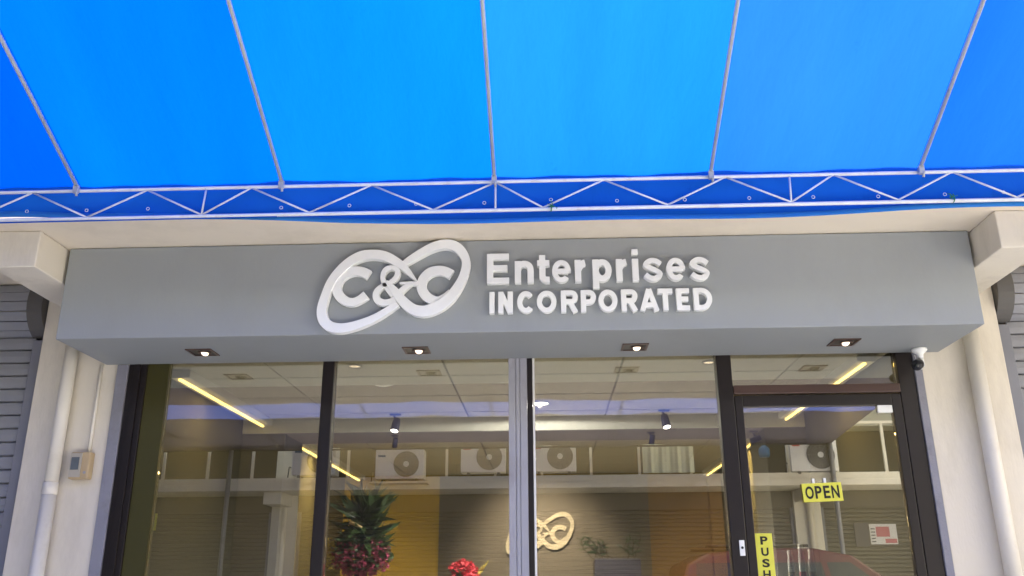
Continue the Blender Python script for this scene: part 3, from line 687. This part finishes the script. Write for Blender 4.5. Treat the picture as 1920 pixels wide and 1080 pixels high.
# round downlights in the ceiling
for x, d, r, m, lab, e in ((-1.19, 5.33, 0.042, 'lampd', 'small dim round downlight just inside the left part of the glass', 1.5), (1.016, 5.37, 0.042, 'lampd', 'small dim round downlight just left of the door transom', 1.5),
                           (-0.046, 6.58, 0.068, 'lampw', 'bright round white downlight in the middle of the shop ceiling', 360)):
    t = thing('round_downlight', lab, 'downlight', (x, Y(d), CE-0.01), 'round downlights in the shop ceiling')
    MB().torus((x, Y(d), CE-0.004), r, 0.006, (0, 0, 1), 24, 6).build('trim', M['refl'] if m == 'lampd' else M['iwhite'], t)
    MB().lathe([(0.0001, -0.008), (r*(0.5 if m == 'lampd' else 0.93), -0.007), (r*0.97, -0.001)], (x, Y(d), CE), n=24).build('lens', M[m], t)
    if m == 'lampw':
        point('glow', (x, Y(d), CE-0.016), e, (1, 0.96, 0.90), 0.02, t, 'SPOT', (0, 0, -1), 165)
        point('glow', (x, Y(d), CE-0.020), 15, (1, 0.96, 0.90), 0.02, t, 'SPOT', (0, 0, -1), 177)
    else: point('glow', (x, Y(d), CE-0.05), e, (1, 0.95, 0.88), 0.05, t, 'SPOT', (0, 0, -1), 150)
# track spots
def spot(x, d, ztop, tilt, lit, lab, s=1.0):
    t = thing('spot_lamp', lab, 'spotlight', (x, Y(d), ztop), 'navy spotlights near the ceiling beam')
    y = Y(d)
    box('base', x-0.04*s, x+0.035*s, y-0.02, y+0.02, ztop-0.014, ztop-0.0005, M['navy'], t, 0.003)
    MB().tube((x-0.012*s, y, ztop-0.014), (x+0.012*s, y-0.01, ztop-0.065*s), 0.008, 10).build('arm', M['navy'], t)
    dv = Vector(tilt).normalized(); c = Vector((x+0.004, y-0.015, ztop-0.085*s))
    MB().lathe([(0.0001, -0.055*s), (0.024*s, -0.052*s), (0.027*s, -0.03*s), (0.030*s, 0.045*s), (0.027*s, 0.046*s), (0.024*s, 0.036*s)], c, dv, 18).build('head', M['navy'], t)
    MB().lathe([(0.0001, 0.041*s), (0.0255*s, 0.040*s)], c, dv, 18).build('lens', M['spotl'] if lit else M['black'], t)
    return t, c
a1, c1_ = spot(-1.20, 6.95, CE, (-0.12, -0.45, -1), True, 'lit navy spotlight hanging before the beam, nearer the plant', 1.15)
a2, c2_ = spot(0.93, 6.93, CE, (0.12, -0.45, -1), True, 'lit navy spotlight hanging before the beam, nearer the door', 1.15)
spot(-1.26, 7.3, Z(1.21), (-0.15, 0.5, -1), False, 'unlit navy spotlight under the beam, nearer the plant', 0.8)
spot(0.86, 7.3, Z(1.21), (-0.15, 0.5, -1), False, 'unlit navy spotlight under the beam, between shop centre and door', 0.8)
spot(1.70, 7.3, Z(1.21), (-0.9, 0.3, -0.4), False, 'unlit navy spotlight under the beam, seen through the door glass', 0.9)
il = thing('wall_logo', 'cream twin loop logo on the slate panel inside, half behind the grey mullion', 'sign', (-0.09, BW-0.05, Z(0.4)))
logo(il, 1.02, -0.10, Z(0.594), BW-0.045, 0.03, M['cream_logo'])
for a in (-0.3, 0.15): MB().tube((a, BW-0.046, Z(0.55)), (a, BW-0.031, Z(0.55)), 0.01, 8).build('spacer', M['alu'], il)
# picture light washing the logo (its warm pool shows in the photograph)
wl = thing('wall_washer', 'small recessed warm spot above the slate panel washing the logo', 'spotlight', (-0.15, Y(9.6), CE-0.01))
MB().torus((-0.15, Y(9.6), CE-0.004), 0.045, 0.006, (0, 0, 1), 20, 6).build('trim', M['iwhite'], wl)
MB().lathe([(0.0001, -0.006), (0.04, -0.005)], (-0.15, Y(9.6), CE), n=20).build('lens', M['lampw'], wl)
point('logo_wash', (-0.15, Y(9.6), CE-0.03), 170, (1.0, 0.76, 0.52), 0.05, wl, 'SPOT', (0.05, 1.35, -0.95), 78)

# plants and small things inside
def leaf_mesh(L, W, m, bend=0.3):
    b = MB(); n = 6; vs = []
    for i in range(n+1):
        t = i/n; wd = W*math.sin(math.pi*min(1, 0.12+0.88*t)**0.8)*(1-t*0.1)+0.001
        z = L*t; y = -bend*L*t*t
        vs += [(-wd, y+0.15*wd, z*(1-0.15*bend*t)), (0, y-0.15*wd, z*(1-0.15*bend*t)), (wd, y+0.15*wd, z*(1-0.15*bend*t))]
    fs = []
    for i in range(n): a = 3*i; fs += [(a, a+1, a+4, a+3), (a+1, a+2, a+5, a+4)]
    b.add(vs, fs, True); return b.mesh('leaf', m)
def put(me, name, parent, loc, dirv, roll, s=1.0):
    o = bpy.data.objects.new(name, me); COL.objects.link(o); o.parent = parent
    q = Vector(dirv).normalized().to_track_quat('Z', 'Y') @ Matrix.Rotation(roll, 3, 'Z').to_quaternion()
    o.rotation_euler = q.to_euler(); o.location = Vector(loc)-worldloc(parent); o.scale = (s, s, s); return o
def blossoms(name, c, rad, n, m, parent, size=0.018, seed=1):
    q = random.Random(seed); b = MB()
    for _ in range(n):
        v = Vector((q.gauss(0, 1), q.gauss(0, 1), q.gauss(0, 1))).normalized()*q.uniform(0.35, 1)**0.6
        p = Vector((c[0]+v.x*rad[0], c[1]+v.y*rad[1], c[2]+v.z*rad[2]))
        for k in range(4):
            u = Vector((q.gauss(0, 1), q.gauss(0, 1), q.gauss(0, 1))).normalized()*size; w2 = u.cross(Vector((q.gauss(0, 1), q.gauss(0, 1), q.gauss(0, 1)))).normalized()*size*0.6
            b.add([p, p+u*0.6+w2, p+u*1.3, p+u*0.6-w2], [(0, 1, 2, 3)])
    return tag(b.build(name, m, parent), kind='stuff')
pc = Vector((-1.47, Y(7.3), 0))
pl = thing('flower_arrangement', 'tall arrangement of dark strap leaves over magenta blossoms behind the left pane', 'plant', (pc.x, pc.y, 0.12))
MB().lathe([(0.0001, 0), (0.16, 0.0), (0.2, 0.05), (0.13, 0.5), (0.10, 0.78), (0.15, 0.92), (0.14, 0.92), (0.09, 0.8)], (pc.x, pc.y, 0.121), n=24).build('vase', M['pot'], pl)
MB().tube((pc.x, pc.y, 0.9), (pc.x+0.02, pc.y, Z(0.42)), 0.022, 8, 0.014).build('stem', M['twig'], pl)
lm = [leaf_mesh(0.30, 0.024, M['leaf'], 0.25), leaf_mesh(0.26, 0.030, M['leaf'], 0.5), leaf_mesh(0.20, 0.022, M['leaf'], 0.1)]
q = random.Random(5)
for i in range(170):
    hgt = q.uniform(0.30, 0.66); az = q.uniform(0, 2*math.pi); el = q.uniform(-0.1, 1.2)
    put(lm[i % 3], 'leaf', pl, (pc.x+q.uniform(-0.07, 0.05), pc.y+q.uniform(-0.06, 0.06), Z(hgt)), (math.cos(az)*1.0, math.sin(az)*0.8, math.sin(el)+(hgt-0.45)*2), q.uniform(0, 6), q.uniform(0.8, 1.15))
blossoms('blossoms', (pc.x-0.02, pc.y-0.02, Z(0.24)), (0.24, 0.2, 0.17), 700, M['magenta'], pl, 0.016, 2)
blossoms('blossoms', (pc.x-0.02, pc.y, Z(0.28)), (0.25, 0.2, 0.2), 260, M['leaf'], pl, 0.03, 9)
blossoms('blossoms', (pc.x-0.28, pc.y-0.04, Z(0.27)), (0.09, 0.08, 0.13), 110, M['yfl'], pl, 0.02, 3)['label'] = 'pale yellow blossoms at the left side'
MB().tube((pc.x-0.10, pc.y-0.14, Z(0.50)), (pc.x-0.0, pc.y-0.15, Z(0.455)), 0.016, 8, 0.01).build('dry_branch', mat("pale_branch", (0.5, 0.36, 0.18), 0.6, 0.2, 20), pl)
rc = Vector((-0.70, Y(7.6), 0))
rp = thing('red_flowers', 'rounded bunch of bright red flowers in a slim vase behind the glass', 'flowers', (rc.x, rc.y, 0.12))
MB().lathe([(0.0001, 0), (0.1, 0), (0.12, 0.3), (0.07, 0.9), (0.09, 1.12), (0.08, 1.12)], (rc.x, rc.y, 0.121), n=20).build('vase', M['pot'], rp)
blossoms('blossoms', (rc.x, rc.y, Z(0.10)), (0.13, 0.12, 0.12), 220, M['red'], rp, 0.024, 4)
for i in range(14):
    a = q.uniform(0, 6.28); put(lm[2], 'leaf', rp, (rc.x, rc.y, Z(0.08)), (math.cos(a), math.sin(a), 0.5), a, 0.7)
for i in range(5):
    MB().path([(rc.x+0.08, rc.y, Z(0.06)), (rc.x+0.12+0.01*i, rc.y-0.02*i, Z(0.13)), (rc.x+0.13+0.02*i, rc.y-0.03*i, Z(0.15+0.015*i))], 0.003, 5).build('twig', M['yfl'], rp)
tp = thing('planter', 'dark box planter with sparse leafy twigs below the inside logo', 'planter', (0.56, Y(8.2), 0.12))
box('tub', 0.40, 0.80, Y(8.05), Y(8.4), 0.121, Z(0.235), M['pot'], tp, 0.01)
for i in range(12):
    bx_ = q.uniform(0.42, 0.78); by_ = Y(8.2)+q.uniform(-0.08, 0.08); p = Vector((bx_, by_, Z(0.22))); pts = [p]
    for k in range(5):
        p = p+Vector((q.uniform(-0.05, 0.03)+(bx_-0.62)*0.12, q.uniform(-0.02, 0.02), q.uniform(0.02, 0.05))); pts.append(p)
    MB().path(pts, 0.004, 5).build('twig', M['twig'], tp)
    for p in pts[2:]:
        for k in range(2):
            put(lm[2], 'leaf', tp, p, (q.uniform(-1, 1), q.uniform(-1, 1), q.uniform(-0.3, 1)), q.uniform(0, 6), 0.32)
ds = thing('display_stand', 'narrow dark display stand just inside the glass door', 'stand', (1.5, 0.55, 0.12))
box('top', 1.25, 1.75, 0.40, 0.70, 1.30, 1.33, M['pot'], ds, 0.004)
for a in (1.28, 1.72): box('leg', a-0.02, a+0.02, 0.43, 0.67, 0.121, 1.2995, M['pot'], ds)
for x, zt, m, lab in ((1.437, 1.60, 'paper', 'leftmost of three slim white bottles inside the door'), (1.503, 1.635, 'paper', 'tallest of three slim bottles inside the door, pink banded'), (1.560, 1.605, 'paper', 'rightmost of three slim bottles inside the door')):
    b_ = thing('bottle', lab, 'bottle', (x, 0.55, 1.33), 'slim bottles inside the door')
    MB().lathe([(0.0001, 0), (0.019, 0.0), (0.020, 0.01), (0.019, zt-1.33-0.07), (0.015, zt-1.33-0.045), (0.013, zt-1.33-0.04)], (x, 0.55, 1.3305), n=16).build('body', M[m], b_)
    MB().lathe([(0.0145, zt-1.33-0.039), (0.0145, zt-1.33), (0.0001, zt-1.33+0.002)], (x, 0.55, 1.3305), n=16).build('cap', M['iwhite'], b_)
    MB().lathe([(0.0205, 0.05), (0.0205, 0.15)], (x, 0.55, 1.3305), n=16).build('wrap', M['pink'] if 'pink' in lab else M['boxpale'], b_)

# ------------------------------------------------------------------ the opposite row (seen in the glass)
ob = thing('opposite_building', 'cream two storey row across the driveway mirrored in the shop glass', 'building', (0, -14, 0))
E0 = -12.0; FY = -13.0
box('balcony_slab', -16, 16, FY-0.3, E0, Z(1.79), Z(1.90), M['oppcream'], ob, 0.006)
box('slab_kerb', -16, 16, E0-0.16, E0-0.05, Z(1.901), Z(2.03), M['oppcream'], ob, 0.004)
for k in range(-3, 4):
    x = -0.1+5.2*k
    if k == 0:
        box('pillar', -0.66, -0.30, FY-0.3, FY+0.02, 0.12, Z(1.789), M['oppcream'], ob, 0.006); continue
    box('pillar', x-0.26, x+0.26, FY-0.3, FY+0.02, 0.12, Z(1.789), M['oppcream'], ob, 0.006)
    box('corbel', x-0.22, x+0.14, FY+0.021, FY+0.75, Z(1.56), Z(1.789), M['oppcream'], ob, 0.006)
    MB().tube((x+0.02, FY+0.075, 0.12), (x+0.02, FY+0.075, Z(1.55)), 0.05, 12).build('down_pipe', M['oppcream'], ob)
    box('upper_pillar', x-0.22, x+0.22, FY-0.3, FY+0.05, Z(1.901), Z(3.0), M['oppcream'], ob, 0.006)
box('shop_wall', -16, 16, FY-0.6, FY-0.301, 0.12, Z(1.789), M['oppdark'], ob)
box('upper_wall', -16, 16, FY-0.6, FY-0.301, Z(1.901), Z(3.0), M['oppdark'], ob)
box('lintel_wall', -16, 16, FY-0.6, FY+0.35, Z(3.001), 7.2, M['oppwall'], ob)
box('roof', -16.3, 16.3, FY-9, FY+0.7, 7.2, 7.4, M['oppcream'], ob)
box('rear_wall', -16, 16, FY-8.8, FY-8.6, 0, 7.2, M['oppcream'], ob)
for a in (-16, 15.8): box('side_wall', a, a+0.2, FY-8.6, FY-0.6, 0, 7.2, M['oppcream'], ob)
px = [-9.3, -8.4, -7.5, -6.62, -5.74, -4.8, -3.86, -2.92, -1.94, -1.0, -0.1, 0.845, 1.77, 2.75, 3.7, 4.6, 5.5, 6.42, 7.4]
for x in px: box('rail_post', x-0.024, x+0.024, E0-0.15, E0-0.10, Z(2.031), Z(2.95), M['oppcream'], ob)
box('hand_rail', -9.4, 7.5, E0-0.16, E0-0.09, Z(2.951), Z(3.0), M['oppcream'], ob)
for k in range(-2, 2):
    xa, xb = -0.1+5.2*k+0.27, -0.1+5.2*(k+1)-0.27
    if k == 0: xa = -0.295
    if k == -1: xb = -0.665
    labs = ['far left', 'centre left', 'centre right', 'far right']
    t = thing('opposite_shutter', 'closed brownish roller shutter of the opposite row, %s bay, mirrored in the glass' % labs[k+2], 'roller shutter', ((xa+xb)/2, FY-0.1, 0.12), 'closed shutters of the opposite row')
    z = 0.13; b = MB()
    while z < Z(1.45):
        b.prism([(FY-0.1, z), (FY-0.08, z+0.02), (FY-0.08, z+0.06), (FY-0.1, z+0.078), (FY-0.12, z+0.078), (FY-0.12, z)], 'x', xa+0.06, xb-0.06); z += 0.0795
    tag(b.build('curtain', M['oppshut'], t), kind='stuff')
    box('shutter_housing', xa, xb, FY-0.3, FY-0.02, Z(1.47), Z(1.787), M['oppshut'], t)
    for a in (xa, xb-0.06): box('guide_rail', a, a+0.059, FY-0.14, FY-0.05, 0.12, Z(1.469), M['rail'], t)

def ac(x0, z0, w_, h_, lab, mark, y=E0-0.03):
    t = thing('air_conditioner', lab, 'air conditioner', (x0+w_/2, y-0.2, z0), 'air conditioner units on the opposite ledge')
    yf = y; yb = y-0.34
    box('casing', x0, x0+w_, yb, yf, z0+0.05, z0+h_, M['acwhite'], t, 0.012)
    cx, cz, r = x0+w_*0.64, z0+0.05+(h_-0.05)*0.5, min(h_*0.40, w_*0.31)
    MB().tube((cx, yf, cz), (cx, yf+0.006, cz), r, 32).build('fan_opening', M['acgrill'], t)
    g = MB()
    for k in range(1, 7): g.torus((cx, yf+0.014, cz), r*k/6.0, 0.003, (0, 1, 0), 32, 4)
    for k in range(12):
        a = 2*math.pi*k/12; g.tube((cx+0.03*math.cos(a), yf+0.014, cz+0.03*math.sin(a)), (cx+r*math.cos(a), yf+0.014, cz+r*math.sin(a)), 0.003, 4)
    tag(g.build('fan_grille', M['alu'], t), kind='stuff')
    MB().tube((cx, yf+0.012, cz), (cx, yf+0.03, cz), 0.055, 20).build('hub', M['acwhite'], t)
    box('mark', x0+0.05, x0+0.19, yf+0.0005, yf+0.003, z0+h_-0.14, z0+h_-0.10, M[mark], t)
    for a in (x0+0.12, x0+w_-0.16): box('foot', a, a+0.05, yb+0.02, yf, z0, z0+0.049, M['acgrill'], t)
    MB().path([(x0-0.001, yf-0.1, z0+0.2), (x0-0.07, yf-0.1, z0+0.22), (x0-0.09, yf-0.12, z0+0.02)], 0.012, 6).build('hose', M['black'], t)
ac(-4.95, Z(2.03), 0.86, 0.62, 'white outdoor air conditioner on the ledge, leftmost, next to the pillar', 'bluemark')
ac(-3.25, Z(1.90), 0.92, 0.60, 'white outdoor air conditioner with a blue mark standing lower before the rail', 'bluemark', E0+0.30)
ac(-1.66, Z(2.05), 0.86, 0.62, 'white outdoor air conditioner with a red mark left of the grey mullion', 'redmark')
ac(-0.30, Z(2.05), 0.86, 0.62, 'white outdoor air conditioner just right of the grey mullion', 'redmark')
ac(4.62, Z(2.00), 0.88, 0.66, 'white outdoor air conditioner mirrored in the door glass above the OPEN card', 'redmark')
# shelf the lowered unit stands on
tag(MB().box(-3.35, -2.25, E0+0.001, E0+0.40, Z(1.865), Z(1.899)).build('wall_shelf', M['oppcream']), 'small ledge bracket shelf under the lowered air conditioner', 'shelf')
# sheets drying on the rail
def sh(x, t): return (x, E0-0.03+0.03*math.sin(26*x)+0.012*math.sin(61*x), Z(2.98-0.93*t)+0.0)
s = sheet('hanging_sheet', 1.83, 2.80, 80, 4, sh, M['sheet'], None); tag(s, 'pale green sheet hung in folds over the opposite balcony rail', 'sheet')
pb = thing('water_jug', 'round blue plastic jug hanging on the opposite balcony', 'jug', (4.2, E0-0.3, Z(2.2)))
MB().lathe([(0.0001, 0), (0.09, 0.0), (0.105, 0.04), (0.105, 0.15), (0.06, 0.2), (0.025, 0.22), (0.025, 0.25), (0.0001, 0.25)], (4.2, E0-0.3, Z(2.36)), n=20).build('body', M['bluemark'], pb)
MB().torus((4.2, E0-0.3, Z(2.62)), 0.05, 0.008, (0, 1, 0), 14, 5).build('handle', M['bluemark'], pb)
MB().tube((4.2, E0-0.3, Z(2.67)), (4.2, E0-0.3, Z(3.0)), 0.004, 6).build('cord', M['iwhite'], pb)
# notices on the far right shutter
nb = thing('notice', 'white and pink printed notice on the opposite shutter seen in the door glass', 'notice', (6.45, FY-0.07, Z(0.9)))
box('sheet', 6.28, 6.80, FY-0.078, FY-0.072, Z(0.76), Z(1.14), M['paper'], nb)
for k in range(5): box('print_line', 6.30, 6.38, FY-0.0715, FY-0.070, Z(0.80+0.06*k), Z(0.82+0.06*k), M['pot'], nb)
box('print_block', 6.40, 6.66, FY-0.0715, FY-0.070, Z(0.90), Z(1.09), M['pink'], nb)
box('print_block', 6.56, 6.78, FY-0.0715, FY-0.070, Z(0.78), Z(0.86), M['pink'], nb)
tag(box('notice_board', 5.98, 6.25, FY-0.078, FY-0.05, Z(0.72), Z(1.16), M['pot']), 'dark panel beside the pink notice on the opposite shutter', 'panel')
yn = thing('yellow_notice', 'small yellow notice on the opposite shutter near the left frame', 'notice', (-8.0, FY-0.07, Z(1.1)))
box('card', -8.28, -7.93, FY-0.078, FY-0.072, Z(1.14), Z(1.50), M['yellow'], yn)
for k in range(3): box('print_block', -8.23, -7.98, FY-0.0715, FY-0.070, Z(1.18+0.1*k), Z(1.23+0.1*k), M['ink'], yn)
# opposite awning and its posts
oa = thing('opposite_awning', 'blue fabric awning along the opposite row mirrored in the shop glass', 'awning', (-2, -9.5, Z(2.6)))
def oaw(x, t): return (x, -12.0+5.2*t, Z(2.59)+0.07*5.2*t-0.03*abs(math.sin(math.pi*x/2.0))+0.006*math.sin(7*x+4*t))
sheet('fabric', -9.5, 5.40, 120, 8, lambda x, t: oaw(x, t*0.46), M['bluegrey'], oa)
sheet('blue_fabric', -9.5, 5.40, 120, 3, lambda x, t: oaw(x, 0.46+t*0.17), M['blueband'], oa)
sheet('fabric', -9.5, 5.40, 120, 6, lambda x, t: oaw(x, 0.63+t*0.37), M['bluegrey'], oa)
for k in range(8): MB().tube((5.38-2.1*k, -12.0, Z(2.64)), (5.38-2.1*k, -6.8, Z(2.64)+0.07*5.2), 0.02, 8).build('rafter', M['pipe'], oa)
MB().tube((-9.5, -12.0, Z(2.56)), (5.4, -12.0, Z(2.56)), 0.018, 8).build('rear_chord', M['frame'], oa)
MB().tube((-9.5, -6.8, Z(2.56)+0.364), (5.4, -6.8, Z(2.56)+0.364), 0.025, 8).build('front_chord', M['pipe'], oa)
for x in (5.36, -6.13): MB().tube((x, -11.95, 0.0), (x, -11.95, Z(2.56)), 0.045, 12).build('post', M['shutter'], oa)

# added unseen blocks: left ones shade the driveway, right one bounces sun
eb = thing('added_end_block', 'added dull brown block, out of view, shading the left end of the driveway', 'building', (-12, -6, 0))
box('wall', -16, -9.6, -11.8, -1.4, 0, 9.5, M['oppdark'], eb)
box('roof', -16.2, -9.4, -12.0, -1.2, 9.5, 9.7, M['oppcream'], eb)
for yy in (-9.6, -6.6, -3.6):
    f = box('window', -9.599, -9.54, yy-0.6, yy+0.6, 4.4, 5.6, M['alu'], eb)
    box('pane', -9.539, -9.53, yy-0.54, yy+0.54, 4.46, 5.54, M['carglass'], f)
eb = thing('added_shade_tower', 'added narrow brown block, out of view, shading the left side of the driveway', 'tower', (-8.5, -5.3, 0))  # added out of view to darken the left of the shopfront
box('wall', -9.4, -7.6, -6.7, -3.9, 0, 9.0, M['oppdark'], eb)
box('roof', -9.5, -7.5, -6.75, -3.85, 9.0, 9.15, M['oppcream'], eb)
eb = thing('added_end_block', 'added cream block, out of view, bouncing sunlight in from the right end of the driveway', 'building', (13, -6, 0))  # added out of view to throw sunlight back from the right
box('wall', 9.8, 16, -11.8, -1.4, 0, 8.0, M['cream'], eb)
box('roof', 9.6, 16.2, -12.0, -1.2, 8.0, 8.2, M['oppcream'], eb)
for yy in (-9.6, -6.6, -3.6):
    f = box('window', 9.74, 9.799, yy-0.6, yy+0.6, 4.4, 5.6, M['alu'], eb)
    box('pane', 9.73, 9.739, yy-0.54, yy+0.54, 4.46, 5.54, M['carglass'], f)

# ------------------------------------------------------------------ parked red car, seen only in the glass
def car(cx, cy, L=4.5, W=1.85, H=1.86):
    t = thing('parked_car', 'red high roofed car parked side on, its roof mirrored in the door glass', 'car', (cx, cy, 0))
    x0 = cx-L/2
    prof = [(0.02, 0.45), (0.0, 0.75), (0.03, 1.02), (0.10, 1.10), (0.78, 1.10), (0.96, 1.00), (0.995, 0.80), (1.0, 0.50), (0.97, 0.36), (0.03, 0.36)]
    roof = [(0.06, 1.09), (0.10, 1.68), (0.16, 1.80), (0.30, H), (0.46, H-0.01), (0.56, 1.76), (0.76, 1.09)]
    def loft(poly, taper):
        b = MB(); secs = [(-1, 0.90), (-0.96, 1.0), (0.96, 1.0), (1, 0.90)]; n = len(poly); vs = []
        zc = sum(p[1] for p in poly)/n; xc = sum(p[0] for p in poly)/n
        for s_, k in secs:
            for u, v in poly:
                f = (1-taper*(max(0, v-1.09)/(H-1.09)))
                vs.append((x0+L*(xc+(u-xc)*(0.97 if k < 1 else 1)), cy+s_*W/2*f, zc+(v-zc)*(0.94 if k < 1 else 1)))
        fs = [tuple(range(n)), tuple(range(3*n, 4*n))]
        for m in range(3):
            for i in range(n): j = (i+1) % n; fs.append((m*n+i, m*n+j, (m+1)*n+j, (m+1)*n+i))
        b.add(vs, fs, False); return b
    loft(prof, 0).build('body', M['carred'], t, 0.03); loft(roof, 0.16).build('cabin', M['carred'], t, 0.03)
    for s_ in (1, -1):
        for (a, b, c, d) in ((0.115, 0.30, 0.125, 0.30), (0.315, 0.49, 0.315, 0.47), (0.505, 0.70, 0.485, 0.55)):
            def wp(u, v):
                f = 1-0.16*(v-1.09)/(H-1.09); return (x0+L*u, cy+s_*(W/2*f+0.006), v)
            bb = MB().add([wp(a, 1.14), wp(b, 1.14), wp(d, 1.68), wp(c, 1.68)], [(0, 1, 2, 3)]); bb.build('window', M['carglass'], t)
        for u in (0.19, 0.80):
            wh = MB().tube((x0+L*u, cy+s_*(W/2-0.2), 0.33), (x0+L*u, cy+s_*(W/2+0.01), 0.33), 0.33, 28).build('wheel', M['tyre'], t, 0.02)
            MB().lathe([(0.20, 0.012), (0.18, 0.0), (0.05, 0.01), (0.0001, 0.02)], (x0+L*u, cy+s_*(W/2+0.012), 0.33), (0, s_, 0), 20).build('rim', M['chrome'], wh)
        box('headlight', x0+L*0.985, x0+L*0.998, cy+s_*0.62-0.14, cy+s_*0.62+0.14, 0.80, 0.94, M['lamp'], t, 0.004)
        MB().box(x0+L*0.70, x0+L*0.74, cy+s_*(W/2+0.02)-0.0, cy+s_*(W/2+0.20), 1.12, 1.26).build('mirror', M['carred'], t, 0.02)
        MB().tube((x0+L*0.16, cy+s_*0.62, H+0.03), (x0+L*0.45, cy+s_*0.62, H+0.03), 0.018, 8).build('roof_rail', M['black'], t)
    MB().add([(x0+L*0.575, cy-0.68, 1.71), (x0+L*0.575, cy+0.68, 1.71), (x0+L*0.748, cy+0.78, 1.14), (x0+L*0.748, cy-0.78, 1.14)], [(0, 1, 2, 3)]).build('windscreen', M['carglass'], t)
car(3.55, -7.5)
